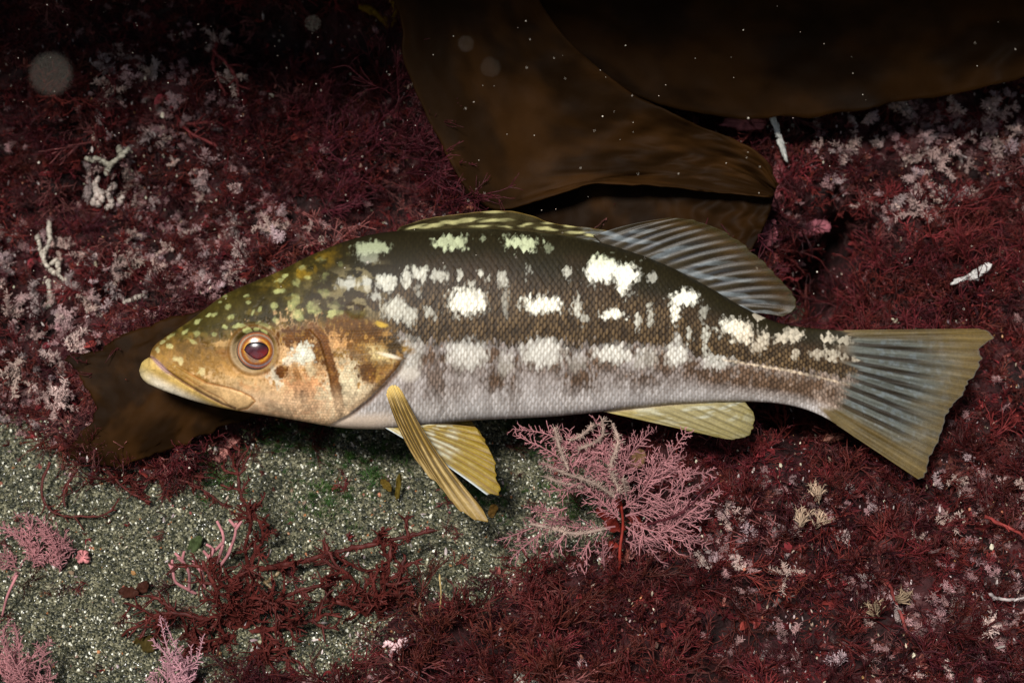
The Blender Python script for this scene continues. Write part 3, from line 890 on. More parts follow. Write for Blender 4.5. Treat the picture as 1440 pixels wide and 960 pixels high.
def fin(name, base, tip, nray, z0, z1, colfn, label=None, nu=60, bow=0.0, ridge=0.9, thick=1.6, ragged=1.5, seed=0, clear=0.22):
    """a fan of rays between a base line and a free edge; z0/z1 depth (px) along base and tip"""
    nk = nray * 8 + 1
    Bp = spline(base, nk); Tp = spline(tip, nk)
    k = np.linspace(0, 1, nk); r = np.linspace(0, 1, nu)
    ph = k * nray
    ridgek = np.cos(ph * 2 * math.pi)
    rag = 1 + (-0.006 * ragged * (0.5 - 0.5 * ridgek) + 0.03 * ragged * (vnoise(ph * 0.9, k * 0, seed) - 0.5) + 0.022 * ragged * (vnoise(ph * 3.1, k * 0, seed + 1) - 0.5)) 
    K, Rr = np.meshgrid(k, r, indexing='ij')
    ext = 1 + (rag[:, None] - 1) * Rr ** 3
    P = Bp[:, None] + (Tp - Bp)[:, None] * (Rr * ext)[..., None]
    # curved rays
    nrm = np.stack([-(Tp - Bp)[:, 1], (Tp - Bp)[:, 0]], 1)
    P = P + nrm[:, None] * (bow * np.sin(Rr * math.pi))[..., None]
    zb = np.interp(k, np.linspace(0, 1, len(z0)), z0); zt = np.interp(k, np.linspace(0, 1, len(z1)), z1)
    Z = zb[:, None] + (zt - zb)[:, None] * Rr
    Z = Z - ridge * ridgek[:, None] * (0.35 + 0.65 * np.sin(np.clip(Rr * 1.15, 0, 1) * math.pi)) * 0.8
    Z = Z + 2.0 * (fbm(K * 5, Rr * 2.5, seed + 3, 2) - .5) * Rr * 2
    th = thick * (1 - 0.75 * Rr)
    colr = colfn(P[..., 0], P[..., 1], K, Rr, ph[:, None] * np.ones_like(Rr))
    def vv(Zz):
        return np.stack([(P[..., 0] - 720) * S, Zz * S, (480 - P[..., 1]) * S], -1).reshape(-1, 3)
    V = np.vstack([vv(Z - th / 2), vv(Z + th / 2)])
    n, m = K.shape; o = n * m
    q1 = grid_quads(n, m); q2 = q1[:, ::-1] + o
    idx = np.arange(o).reshape(n, m)
    loop = np.concatenate([idx[0, :], idx[1:, -1], idx[-1, -2::-1], idx[-2:0:-1, 0]])
    l2 = np.roll(loop, -1)
    rim = np.stack([l2, loop, loop + o, l2 + o], 1)
    al = 1 - clear * (0.5 - 0.5 * ridgek)[:, None] * sstep(.05, .3, Rr) - clear * 0.6 * sstep(.8, 1.0, Rr)
    al = np.clip(al - clear * .5 * (fbm(K * 9, Rr * 9, seed + 9) - .5), 0.2, 1)
    c4 = np.concatenate([np.clip(colr, 0.002, 0.95), al[..., None]], -1)
    c = np.vstack([c4.reshape(-1, 4)] * 2)
    me = mesh_np(name, V, np.vstack([q1, q2, rim]), None, c, True, M_FIN)
    return obj(name, me, fish, label=label)


def ray_tone(ph, R, dup=1):
    return np.cos(ph * 2 * math.pi * dup)


def col_caudal(X, Y, K, R, ph):
    c = tail_tone(X, Y, *tail_polar(X, Y))
    return lerp(c, lin(92, 100, 112), sstep(0.985, 1.0, R) * 0.5)


fin('caudal_fin', [(1186, 464), (1196, 480), (1200, 500), (1200, 530), (1197, 560), (1190, 585), (1176, 597)],
    [(1376, 462), (1391, 465), (1398, 472), (1390, 482), (1381, 494), (1376, 512), (1367, 532), (1352, 553), (1338, 572), (1327, 588), (1323, 608), (1316, 628), (1308, 644), (1305, 657), (1299, 669), (1290, 673)],
    17, (0, 0), (6, 2, -4), col_caudal, label='grey and olive tail fin with darker rays', nu=100, ridge=1.0, thick=2.2, ragged=1.3, seed=21, clear=.3)


def col_dorsal(X, Y, K, R, ph):
    n = fbm(X / 26, Y / 9, 211); n2 = fbm(X / 12, Y / 5, 212)
    c = np.broadcast_to(lin(58, 50, 36), X.shape + (3,)).copy()
    band = 0.5 + 0.5 * np.cos(ph * 2 * math.pi / 1.35 + 1.5 * n)
    c = lerp(c, lin(76, 80, 86), sstep(.6, .97, band) * sstep(0.9, 0.35, R + .3 * (n2 - .5)) * 0.65 * sstep(.05, .2, R))
    for x, y, rx, ry, r_ in [(850, 328, 14, 5, .25), (884, 338, 34, 5, .1), (866, 332, 20, 5, .3), (937, 356, 20, 6, -.4), (962, 349, 26, 4, -.12), (985, 387, 24, 7, .25), (1020, 392, 34, 5, .1), (1030, 414, 26, 5, .1), (1055, 437, 16, 5, .4), (1085, 440, 26, 4, .2), (1010, 370, 34, 4, -.05), (905, 325, 20, 4, -.1), (1065, 424, 24, 4, .1)]:
        c = lerp(c, lin(126, 134, 138), rblob(X, Y, x, y, rx * .9, ry * .6, 1.6 * (n2 - .5), .5, r_) * 0.7)
    c = lerp(c, lin(96, 72, 34), sstep(0.45, 0.9, R + .1 * (n - .5)) * (0.35 + 0.5 * (1 - band)))
    c = lerp(c, lin(78, 72, 40), sstep(0.86, 1.0, R) * 0.8)
    fine = 0.5 + 0.5 * np.cos(ph * 2 * math.pi * (1 + 2 * sstep(.45, .6, R)))
    c = lerp(c, c * np.array([.62, .60, .55]), sstep(.25, .6, R) * sstep(.05, .2, R))
    return c * (0.74 + 0.26 * fine)[..., None]


fin('soft_dorsal_fin', [(834, 331), (853, 346), (897, 360), (926, 371), (955, 384), (984, 400), (1013, 416), (1040, 433), (1052, 440)],
    [(940, 307), (961, 308), (990, 315), (1013, 324), (1042, 343), (1072, 367.5), (1095, 391), (1110, 408), (1118, 423), (1117, 433), (1109, 440), (1098, 445)],
    15, (0, 1, 0), (-11, -13, -10), col_dorsal, label='soft rear dorsal fin with blue grey streaks between brown rays', nu=70, thick=3, ragged=1.0, seed=22, bow=-0.03, clear=.4)


def col_spiny(X, Y, K, R, ph):
    n = fbm(X / 16, Y / 4, 221)
    c = np.broadcast_to(lin(66, 58, 34), X.shape + (3,)).copy()
    c = lerp(c, lin(48, 40, 22), sstep(.5, .65, n) * .8)
    for x, y, rx, ry, r_ in [(585, 319, 18, 3, -.3), (612, 317, 26, 4, -.2), (650, 311, 32, 4, -.12), (690, 311, 24, 3.5, -.05), (690, 299, 16, 2, 0), (712, 319, 14, 3, .1), (678, 318, 14, 2.5, 0), (738, 316, 10, 3.5, -.2), (765, 322, 20, 3.5, .1), (772, 314, 12, 2.5, .05), (800, 318, 10, 2.5, .05), (812, 327, 18, 3.5, .05), (830, 330, 10, 3, .1)]:
        c = lerp(c, lin(206, 200, 140), rblob(X, Y, x, y, rx * .8, ry * .62, 2.0 * (n - .5), .5, r_) * 0.85)
    c = lerp(c, lin(150, 118, 40), (sstep(.92, 1, R)) * 0.5)
    c = lerp(c, lin(110, 112, 108), sstep(.80, .95, K) * sstep(.4, .6, fbm(X / 14, Y / 3, 224)) * .8)
    return c


fin('spiny_dorsal_fin', [(556, 327), (600, 325), (640, 324), (690, 325), (742, 328), (801, 335), (850, 346)],
    [(563, 319.5), (597, 309), (626, 304), (661, 299), (696, 297), (725, 299), (754, 306), (772, 312.7), (801, 317), (830, 320), (856, 324)],
    11, (2, 2, 5), (-9, -14, 2), col_spiny, label='low spiny front dorsal fin with cream streaks', nu=26, thick=4, ridge=1.6, ragged=2.0, seed=23)


def col_anal(X, Y, K, R, ph):
    n = fbm(R * 9, ph * .9, 231); 
    c = np.broadcast_to(lin(158, 146, 104), X.shape + (3,)).copy()
    c = lerp(c, lin(196, 196, 176), sstep(.45, .7, n) * .7)
    c = lerp(c, lin(152, 134, 68), sstep(.6, 1, K) * .6)
    c = lerp(c, lin(132, 120, 66), sstep(.45, 1, R) * .75)
    c = lerp(c, lin(216, 186, 150), sstep(.12, 0, R) * .8)
    d = 0.5 + 0.5 * np.cos(ph * 2 * math.pi)
    c = c * (0.8 + .45 * fbm(R * 30, ph * 3.5, 233))[..., None]
    return lerp(c, lin(80, 70, 34), sstep(.6, .97, d) * .75 * sstep(.05, .3, R))


fin('anal_fin', [(1046, 562), (1000, 563), (950, 565), (900, 570), (862, 575), (842, 577)],
    [(1050, 568), (1059, 580), (1061.5, 591), (1057, 604), (1046, 614), (1024, 617), (1010, 615), (998, 612)],
    9, (2, 0), (0, -4), col_anal, label='yellow green anal fin below the tail stalk', nu=60, thick=2, ragged=1.4, clear=.35, seed=24)


def col_pect(X, Y, K, R, ph):
    n = fbm(R * 7, ph * .8, 241)
    c = np.broadcast_to(lin(142, 116, 58), X.shape + (3,)).copy()
    c = lerp(c, lin(196, 172, 120), sstep(.4, .7, n) * .6)
    c = c * (0.8 + .4 * fbm(R * 30, ph * 3.5, 243))[..., None]
    d = 0.5 + 0.5 * np.cos(ph * 2 * math.pi)
    c = lerp(c, lin(72, 54, 20), sstep(.3, .9, d) * .9 * sstep(.04, .2, R) * sstep(1.15, .7, R))
    c = lerp(c, lin(150, 122, 70), sstep(.6, 1, R) * .5)
    return lerp(c, lin(214, 186, 112), sstep(.12, .0, R))


fin('pectoral_fin', [(547, 553), (549, 545), (555, 540), (562, 541), (568, 548)],
    [(588, 643), (606, 664), (618, 675), (632, 692), (649, 712), (667, 723), (681, 729), (687, 725), (681, 710), (664, 688)],
    8, (-58, -59, -57), (-70, -86, -92), col_pect, label='straw coloured pectoral fin folded into ribs', nu=80, thick=3.0, ridge=3.2, ragged=1.6, seed=25, bow=0.035, clear=.10)


def col_pelv(X, Y, K, R, ph):
    n = fbm(R * 8, ph * .9, 251)
    c = np.broadcast_to(lin(162, 140, 74), X.shape + (3,)).copy()
    c = lerp(c, lin(206, 204, 184), sstep(.45, .7, n) * .75 * sstep(.9, .4, R))
    c = lerp(c, lin(156, 128, 32), sstep(.5, .95, R) * .75)
    c = c * (0.8 + .45 * fbm(R * 30, ph * 3.5, 253))[..., None]
    d = 0.5 + 0.5 * np.cos(ph * 2 * math.pi)
    c = lerp(c, lin(112, 84, 24), sstep(.45, .95, d) * .8 * sstep(.05, .2, R))
    c = lerp(c, lin(206, 216, 220), sstep(.07, .0, K))
    return c


for zz, nm, sd in ((-34, 'near', 26), (34, 'far', 27)):
    sh = 0 if zz < 0 else -6
    fin('pelvic_fin', [(544, 600 + sh), (560, 600 + sh), (580, 598 + sh), (604, 595 + sh)],
        [(684 + sh, 691 + sh), (697 + sh, 691 + sh), (704 + sh, 687 + sh), (703 + sh, 672 + sh), (696 + sh, 649 + sh), (684 + sh, 622 + sh), (668 + sh, 598 + sh)],
        8, (zz, zz), (zz * 1.5, zz * 1.2), col_pelv, label='yellow fan shaped pelvic fin with a pale leading edge', nu=70, thick=2, ridge=1.8, ragged=1.6, seed=sd, bow=-0.02, clear=.35)


def eye(side):
    """eyeball cap with painted iris; pupil a raised lens"""
    n, m = 60, 72
    zc = float(body_depth(np.array(EYE[0]), np.array(EYE[1])))
    f = D / (D + zc * S)
    cx = 720 + (361.5 - 720) / f; cy = 480 + (492.5 - 480) / f
    r = 29.0
    al = np.linspace(0, 1, n) * math.radians(88); be = np.linspace(0, 2 * math.pi, m, endpoint=False)
    A, Bq = np.meshgrid(al, be, indexing='ij')
    x = r * np.sin(A) * np.cos(Bq); y = 0.93 * r * np.sin(A) * np.sin(Bq); z = -r * 0.26 * np.cos(A)
    rr = np.sqrt((x / 27) ** 2 + (y / 25) ** 2)
    n1 = fbm(x / 4 + 30, y / 4 + 30, 301)
    n5 = fbm(x / 1.6 + 50, y / 1.6 + 50, 305)
    c = np.broadcast_to(lin(140, 120, 102), x.shape + (3,)).copy()              # pale outer ring
    c = lerp(c, lin(112, 104, 118), sstep(.1, 1, y / 25) * sstep(.6, .8, rr) * .8)
    c = lerp(c, lin(196, 176, 150), sstep(.2, 1, -x / 27) * .5)
    c = lerp(c, lin(142, 78, 24), sstep(.84, .76, rr + .1 * (n1 - .5)))
    c = lerp(c, lin(206, 150, 54), np.exp(-((rr - .62 - .06 * (n1 - .5)) / .06) ** 2) * .8)
    c = lerp(c, lin(104, 50, 16), np.exp(-((rr - .80) / .035) ** 2) * .7)
    c = lerp(c, lin(120, 100, 92), rblob(x, y, -6, 10, 11, 5, n1 - .5, .4, .5) * .75)
    c = lerp(c, lin(150, 72, 20), np.exp(-((rr - .95) / .04) ** 2) * .9)
    c = lerp(c, lin(60, 36, 20), sstep(.97, 1.0, rr) * .8)
    c = c * (.75 + .5 * n5)[..., None]
    V = np.stack([(cx + x - 720) * S, (zc + 2.6 + z) * S * side, (480 - cy - y) * S], -1).reshape(-1, 3)
    if side < 0:
        pass
    q = []
    i = np.arange(n - 1)[:, None] * m; k = np.arange(m)[None]
    q = np.stack([i + k, i + (k + 1) % m, i + m + (k + 1) % m, i + m + k], -1).reshape(-1, 4)
    me = mesh_np('eye', V, q if side > 0 else q[:, ::-1], None, np.clip(c.reshape(-1, 3), 0, 1), True, M_EYE)
    e = obj('eye', me, fish, label='orange rimmed eye with a reddish pupil' if side > 0 else None)
    # pupil: teardrop lens
    outline = [(-17, -1), (-12, -8), (-3, -11), (8, -10), (15, -5), (16, 1), (12, 7), (4, 11), (-2, 10.5), (-10, 5)]
    ol = spline(outline + [outline[0]], 49)[:-1] * 1.12 + np.array([-0.5, 0.5])
    rings = np.array([1, .97, .8, .6, .4, .2, 0.02]); hts = np.array([0, .5, .8, 1.0, 1.1, 1.15, 1.2])
    Vv = []; Cc = []
    for rg, ht in zip(rings, hts):
        p = ol * rg
        zz = -r * 0.26 * np.sqrt(np.clip(1 - (p[:, 0] / 27) ** 2 - (p[:, 1] / 25) ** 2, 0, 1)) - ht + 0.3
        Vv.append(np.stack([(cx + p[:, 0] - 720) * S, (zc + 2.6 + zz) * S * side, (480 - cy - p[:, 1]) * S], -1))
        nn = fbm(p[:, 0] / 6 + 9, p[:, 1] / 6 + 9, 303)
        cc = np.broadcast_to(lin(62, 28, 36), (len(p), 3)).copy()
        cc = lerp(cc, lin(120, 34, 30), sstep(-2, 8, p[:, 1] + p[:, 0] * .3) * .8)
        cc = lerp(cc, lin(88, 58, 66), sstep(.5, .7, nn) * .6)
        cc = lerp(cc, lin(16, 18, 24), np.maximum(sstep(-3, -9, p[:, 1]), sstep(.86, .98, rg * np.ones(len(p)))) * .95)
        Cc.append(cc)
    nr = len(rings); mm = len(ol)
    i = np.arange(nr - 1)[:, None] * mm; k = np.arange(mm)[None]
    q = np.stack([i + k, i + mm + k, i + mm + (k + 1) % mm, i + (k + 1) % mm], -1).reshape(-1, 4)
    me = mesh_np('pupil', np.vstack(Vv), q, None, np.vstack(Cc), True, M_EYE)
    obj('pupil', me, e)


eye(1)
eye(-1)

# ------------------------------------------------------------------ kelp blades
def at_px(px, py, c):
    f = S * (D + c) / D
    return np.array([(px - 720) * f, (480 - py) * f, c])


def kelp(name, curves, depth, label, colr, group=None, nu=110, nv=60, ripple=0.003, thick=0.0009, seed=0, wav=(9, 4), tear=10):
    """a broad blade lofted through lengthwise curves given as photo points; depth(u, v) in metres"""
    C = np.array([spline(c, nu) for c in curves])                       # k, nu, 2
    vv = np.linspace(0, len(curves) - 1, nv)
    P = np.zeros((nu, nv, 2))
    for i in range(nu):
        P[i] = spline(C[:, i], nv) if len(curves) > 2 else C[0, i] + (C[1, i] - C[0, i]) * np.linspace(0, 1, nv)[:, None]
    U, V = np.meshgrid(np.linspace(0, 1, nu), np.linspace(0, 1, nv), indexing='ij')
    edge = np.maximum(np.abs(V - .5) * 2, 0) ** 3
    P = P + ((fbm(U * 22, V * 22, seed + 5, 3) - .5) * tear * edge)[..., None]
    P[..., 0] += (fbm(V * 9, U * 3, seed + 6, 3) - .5) * tear * 2 * sstep(.12, 0, U)
    c = depth(U, V) + ripple * (fbm(U * wav[0], V * wav[1], seed, 3) - .5) * 2 + 0.25 * ripple * edge * np.sin(U * 40 + 6 * fbm(U * 6, V * 2, seed + 2))
    c = c + .0011 * np.sin(U * 62 + 9 * fbm(U * 5, V * 5, seed + 12)) * sstep(.35, .6, fbm(U * 4, V * 3, seed + 13)) * sstep(.3, .9, U)
    f = S * (D + c) / D; a = (P[..., 0] - 720) * f; b = (480 - P[..., 1]) * f
    a0, b0, c0 = a.mean(), b.min(), c.mean()
    Vt = np.stack([a - a0, c - c0, b - b0], -1)
    n = np.cross(np.gradient(Vt, axis=0), np.gradient(Vt, axis=1)); n /= np.linalg.norm(n, axis=-1, keepdims=True) + 1e-12
    V1 = (Vt + n * thick / 2).reshape(-1, 3); V2 = (Vt - n * thick / 2).reshape(-1, 3)
    o = nu * nv; q = grid_quads(nu, nv)
    idx = np.arange(o).reshape(nu, nv)
    loop = np.concatenate([idx[0, :], idx[1:, -1], idx[-1, -2::-1], idx[-2:0:-1, 0]]); l2 = np.roll(loop, -1)
    rim = np.stack([l2, loop, loop + o, l2 + o], 1)
    col = np.broadcast_to(colr, (nu, nv, 3)).copy()
    mo = fbm(U * 9, V * 5, seed + 8, 4)
    col = lerp(col * .65, colr * np.array([1.45, 1.35, 1.15]), sstep(.40, .72, mo))
    col = lerp(col, colr * np.array([1.9, 1.8, 1.3]), sstep(.93, 1.0, np.abs(V - .5) * 2) * .12)
    me = mesh_np(name, np.vstack([V1, V2]), np.vstack([q, q[:, ::-1] + o, rim]), None, np.vstack([col.reshape(-1, 3)] * 2), True, M_KELP)
    return obj(name, me, None, label, 'kelp', group, loc=W(a0, b0, c0), rot=ROT)


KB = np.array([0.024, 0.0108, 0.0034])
kelp('kelp_blade', [[(700, -150), (770, 20), (870, 118), (960, 166), (1040, 200), (1078, 226), (1092, 258)],
                    [(590, -150), (660, 40), (720, 140), (800, 215), (900, 235), (1010, 246), (1091, 268)],
                    [(480, -150), (556, 8), (572, 95), (615, 190), (690, 292), (850, 259), (1084, 279)]],
     lambda U, V: 0.056 - 0.036 * (1 - U) ** 2 + 0.006 * np.sin(V * 3.1),
     'broad brown kelp blade sloping down to the dorsal fin, with rippled rounded end', KB * 1.15, seed=400, ripple=0.0035)
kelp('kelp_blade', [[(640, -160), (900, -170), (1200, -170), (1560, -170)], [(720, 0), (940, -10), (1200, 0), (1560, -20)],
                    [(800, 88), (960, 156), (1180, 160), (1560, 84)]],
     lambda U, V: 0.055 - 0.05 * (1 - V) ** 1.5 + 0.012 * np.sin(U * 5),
     'very dark kelp blade hanging under the added ledge above the reef', KB * 0.8, seed=410, ripple=0.004)  # same kelp as the others, its colour darkened to carry shade
kelp('kelp_blade', [[(640, 250), (760, 230), (900, 225), (1000, 240), (1094, 256)], [(690, 330), (780, 320), (900, 330), (1000, 330), (1077, 312)],
                    [(720, 420), (800, 420), (900, 430), (990, 420), (1046, 372)]],
     lambda U, V: 0.068 + 0.004 * np.sin(U * 4),
     'short dark kelp blade tucked behind the dorsal fin and below the rippled blade', KB * 0.85, seed=420, ripple=0.002)
kelp('kelp_blade', [[(88, 505), (150, 486), (230, 449), (300, 436), (440, 425)], [(128, 568), (180, 558), (250, 535), (330, 515), (450, 500)],
                    [(104, 640), (150, 656), (215, 641), (300, 604), (450, 560)]],
     lambda U, V: 0.030 + 0.010 * (1 - U) - 0.006 * np.sin(V * 3.1),
     'torn brown kelp blade lying behind the head of the fish', KB * 1.0, seed=430, ripple=0.0015, tear=12)
# small scraps of kelp on the sand
def scrap(px, py, L, w, rot, label, colr, lift=0.004, seed=0):
    a, b, c = [float(v) for v in seat(px, py)]
    nu, nv = 14, 7
    U, V = np.meshgrid(np.linspace(-1, 1, nu), np.linspace(-1, 1, nv), indexing='ij')
    ww = w * np.sqrt(np.clip(1 - np.abs(U) ** 2.4, 0.02, 1)) * (0.8 + .5 * vnoise(U * 3 + 9, V * 0, seed))
    x = U * L; y = V * ww
    xr = x * math.cos(rot) - y * math.sin(rot); yr = x * math.sin(rot) + y * math.cos(rot)
    z = -lift + 0.003 * (fbm(U * 2 + 4, V * 2, seed) - .5) * 2 - 0.002 * U
    V1 = np.stack([xr, z - .0004, yr], -1).reshape(-1, 3); V2 = np.stack([xr, z + .0004, yr], -1).reshape(-1, 3)
    o = nu * nv; q = grid_quads(nu, nv); idx = np.arange(o).reshape(nu, nv)
    loop = np.concatenate([idx[0, :], idx[1:, -1], idx[-1, -2::-1], idx[-2:0:-1, 0]]); l2 = np.roll(loop, -1)
    rim = np.stack([l2, loop, loop + o, l2 + o], 1)
    colv = np.broadcast_to(colr, (2 * o, 3)) * (0.7 + 0.6 * RNG.random((2 * o, 1)))
    me = mesh_np('seaweed_scrap', np.vstack([V1, V2]), np.vstack([q, q[:, ::-1] + o, rim]), None, colv, True, M_KELP)
    return obj('seaweed_scrap', me, None, label, 'seaweed', loc=W(a, b, c), rot=ROT)


scrap(183, 831, .0055, .0026, .05, 'small dark brown seaweed scrap lying flat on open sand', np.array([.05, .018, .012]), seed=1)
scrap(203, 824, .0042, .0025, .8, 'dark brown seaweed flap standing beside a flat scrap on sand', np.array([.05, .018, .012]), seed=2)
scrap(693, 717, .0036, .0024, 1.2, 'small mustard brown seaweed blade beside the tip of the pectoral fin', np.array([.22, .12, .03]), seed=3)
scrap(890, 640, .0055, .0045, .9, 'translucent brown seaweed leaf within the pink coralline bush', np.array([.26, .15, .07]), lift=.03, seed=4)
scrap(205, 905, .006, .004, 0.2, 'olive brown rounded seaweed scrap at the edge of the sand', np.array([.06, .042, .012]), lift=.002, seed=5)
scrap(275, 765, .006, .0026, .9, 'pale green seaweed scrap beside the forked pink sprig', np.array([.055, .075, .03]), lift=.002, seed=6)
scrap(545, 680, .004, .0017, -.8, 'curled olive seaweed leaf on sand left of the pectoral fin', np.array([.10, .065, .012]), lift=.01, seed=7)
scrap(562, 682, .007, .0014, 1.45, 'upright olive seaweed strip on sand left of the pectoral fin', np.array([.10, .07, .012]), lift=.012, seed=8)


# ------------------------------------------------------------------ plant builders (local frame: z grows outward)
def wander(p, d, L, n, rng, wob=0.25, bend=None):
    pts = [np.array(p, float)]; d = np.array(d, float); d /= np.linalg.norm(d)
    for i in range(n - 1):
        d = d + rng.normal(0, wob, 3) / n ** .5
        if bend is not None:
            d = d + np.asarray(bend) / n
        d /= np.linalg.norm(d)
        pts.append(pts[-1] + d * L / (n - 1))
    return np.array(pts)


def spray(tb, p, d, L, r, lvl, rng, col, spread=0.75, kids=3, sides=3, wob=.35, flat=1.0):
    n = 5 if lvl > 0 else 4
    pts = wander(p, d, L, n, rng, wob)
    cv = col * rng.uniform(.7, 1.3)
    tb.add(pts, np.linspace(r, r * .55, n), np.linspace(.75, 1.2, n)[:, None] * cv, sides, flat)
    if lvl <= 0:
        return
    for k in range(kids):
        t = rng.uniform(.25, 1.0); i = min(int(t * (n - 1)), n - 2); f = t * (n - 1) - i
        q = pts[i] * (1 - f) + pts[i + 1] * f
        dd = pts[i + 1] - pts[i]; dd = dd / np.linalg.norm(dd)
        side = rng.normal(0, 1, 3); side -= dd * (side @ dd); side /= np.linalg.norm(side)
        spray(tb, q, dd + side * spread * rng.uniform(.6, 1.3), L * rng.uniform(.45, .75), r * .75, lvl - 1, rng, col, spread, kids, sides, wob, flat)


C_RED = np.array([0.112, 0.0150, 0.0150]); C_WINE = np.array([0.066, 0.0115, 0.0165]); C_BROWNRED = np.array([0.088, 0.0165, 0.0130])
C_PALE = np.array([0.50, 0.385, 0.37]); C_PINK = np.array([0.335, 0.150, 0.158]); C_BEIGE = np.array([0.35, 0.245, 0.21])


def v_filament(seed, L, r, lvl, kids, col, stems=4, spread=.7):
    rng = np.random.default_rng(seed); tb = Tubes()
    for s_ in range(stems):
        d = np.array([rng.normal(0, .55), rng.normal(0, .55), 1.0])
        spray(tb, rng.normal(0, .0012, 3) * [1, 1, 0], d, L * rng.uniform(.6, 1.1), r, lvl, rng, col, spread, kids)
    return tb.mesh('red_filaments', M_RED)


def v_leafy(seed, L, col):
    rng = np.random.default_rng(seed); V = []; Q = []; C = []; n0 = 0
    for s_ in range(11):
        d = np.array([rng.normal(0, .9), rng.normal(0, .9), 1.0]); d /= np.linalg.norm(d)
        ln = L * rng.uniform(.5, 1.1); pts = wander(np.zeros(3), d, ln, 5, rng, .5)
        side = np.cross(d, rng.normal(0, 1, 3)); side /= np.linalg.norm(side)
        w = ln * rng.uniform(.06, .17) * np.array([.5, .9, 1.1, .8, .15])
        for j in (-1, 0, 1):
            V.append(pts + side * (w * j)[:, None] + d * 0 + np.cross(side, d) * (abs(j) * w * .35 * rng.uniform(-1, 1))[:, None])
        i = np.arange(4)
        for j in (0, 1):
            Q.append(np.stack([n0 + j * 5 + i, n0 + j * 5 + i + 1, n0 + j * 5 + 6 + i, n0 + j * 5 + 5 + i], 1))
        C.append(np.repeat((col * rng.uniform(.6, 1.5))[None], 15, 0)); n0 += 15
    return mesh_np('red_leaves', np.vstack(V), np.vstack(Q), None, np.vstack(C), True, M_RED)


def v_pale(seed, L, col, bristles=70, stems=3):
    rng = np.random.default_rng(seed); tb = Tubes()
    for s_ in range(stems):
        d = np.array([rng.normal(0, .8), rng.normal(0, .8), .8])
        pts = wander(np.zeros(3), d, L * rng.uniform(.6, 1.1), 7, rng, .7)
        tb.add(pts, np.linspace(.00055, .0003, 7), col * .7, 4)
        for k in range(bristles):
            t = rng.uniform(.1, 1) * 6; i = min(int(t), 5); q = pts[i] + (pts[i + 1] - pts[i]) * (t - i)
            dd = (pts[i + 1] - pts[i]); dd /= np.linalg.norm(dd)
            o = rng.normal(0, 1, 3); o -= dd * (o @ dd) * .7; o /= np.linalg.norm(o)
            l = rng.uniform(.0008, .0024)
            e = q + o * l + dd * l * .4
            tb.add(np.array([q, .5 * (q + e) + rng.normal(0, .0002, 3), e]), [.00022, .0002, .00012], np.outer([.7, 1, 1.25], col * rng.uniform(.75, 1.25)), 3)
    return tb.mesh('pale_tuft', M_PALE)


def frond(tb, path, rng, r=.00038, col=C_PINK, step=.0019, side=.010, ang=.85, sub=True, nrm=None, tipgrow=.35):
    """a feather: stem, opposite branches and short branchlets, lying in a slightly cupped plane"""
    path = path + np.vstack([np.zeros(3), rng.normal(0, .0022, (len(path) - 1, 3))])
    L = np.linalg.norm(np.diff(path, axis=0), axis=1).sum()
    n = max(8, int(L / .004)); P = spline(path, n)
    tb.add(P, np.linspace(r * 1.5, r * .7, n), col * .85, 4)
    m = max(4, int(L / step)); Q = spline(path, m)
    T = np.gradient(Q, axis=0); T /= np.linalg.norm(T, axis=1, keepdims=True)
    nv = np.array([0, -1, 0.0]) if nrm is None else np.asarray(nrm, float)
    for i in range(1, m):
        t = i / (m - 1)
        ln = side * (tipgrow + (1 - tipgrow) * math.sin(min(1.0, t * 1.15 + .12) * math.pi) ** .7) * rng.uniform(.7, 1.2)
        for sg in (-1, 1):
            if rng.random() < .12: continue
            sd = np.cross(T[i], nv) * sg; sd /= np.linalg.norm(sd) + 1e-9
            an = ang + rng.normal(0, .22)
            d = T[i] * math.cos(an) + sd * math.sin(an) + nv * rng.normal(.1, .45)
            b = wander(Q[i], d, ln * rng.uniform(.6, 1.25), 4, rng, .38, T[i] * .35)
            cc = np.outer([.85, 1, 1.1, 1.3], col * rng.uniform(.8, 1.2))
            tb.add(b, np.linspace(r * .85, r * .5, 4), cc, 3)
            if sub and ln > .004:
                for j in range(1, 4):
                    for s2 in (-1, 1):
                        if rng.random() < .35: continue
                        bd = b[min(j, 3)] - b[j - 1]; bd /= np.linalg.norm(bd)
                        s3 = np.cross(bd, nv) * s2
                        e = b[j - 1] + (b[min(j, 3)] - b[j - 1]) * rng.random()
                        l2 = ln * rng.uniform(.18, .34)
                        tb.add(np.array([e, e + (bd * .8 + s3 * .6 + nv * rng.normal(0, .2)) * l2]), [r * .6, r * .4], col * rng.uniform(.95, 1.35), 3)


def fuzz(tb, path, rng, col=C_BEIGE, dens=1.0, ln=.0028):
    L = np.linalg.norm(np.diff(path, axis=0), axis=1).sum()
    n = max(6, int(L / .003)); P = spline(path, n)
    tb.add(P, np.full(n, .0008), col * .7, 4)
    for k in range(int(L / .00016 * dens)):
        t = rng.random() * (n - 1.001); i = int(t); q = P[i] + (P[i + 1] - P[i]) * (t - i)
        o = rng.normal(0, 1, 3); o /= np.linalg.norm(o)
        l = ln * rng.uniform(.25, 1.0) ** 1.3 * (.6 + .9 * float(vnoise(np.array(t * .9), np.array(L * 900.), 7)))
        tb.add(np.array([q, q + o * l]), [.0002, .00012], col * rng.uniform(.8, 1.4), 3)


def thing_at(name, tb, mat, base, label, cat, group=None):
    me = tb.mesh(name, mat)
    return obj(name, me, None, label, cat, group, loc=W(*base), rot=ROT)


def local(px, py, c, base):
    q = at_px(px, py, c)
    return np.array([q[0] - base[0], q[2] - base[2], q[1] - base[1]])


def seat1(px, py):
    return np.array([float(v) for v in seat(px, py)])


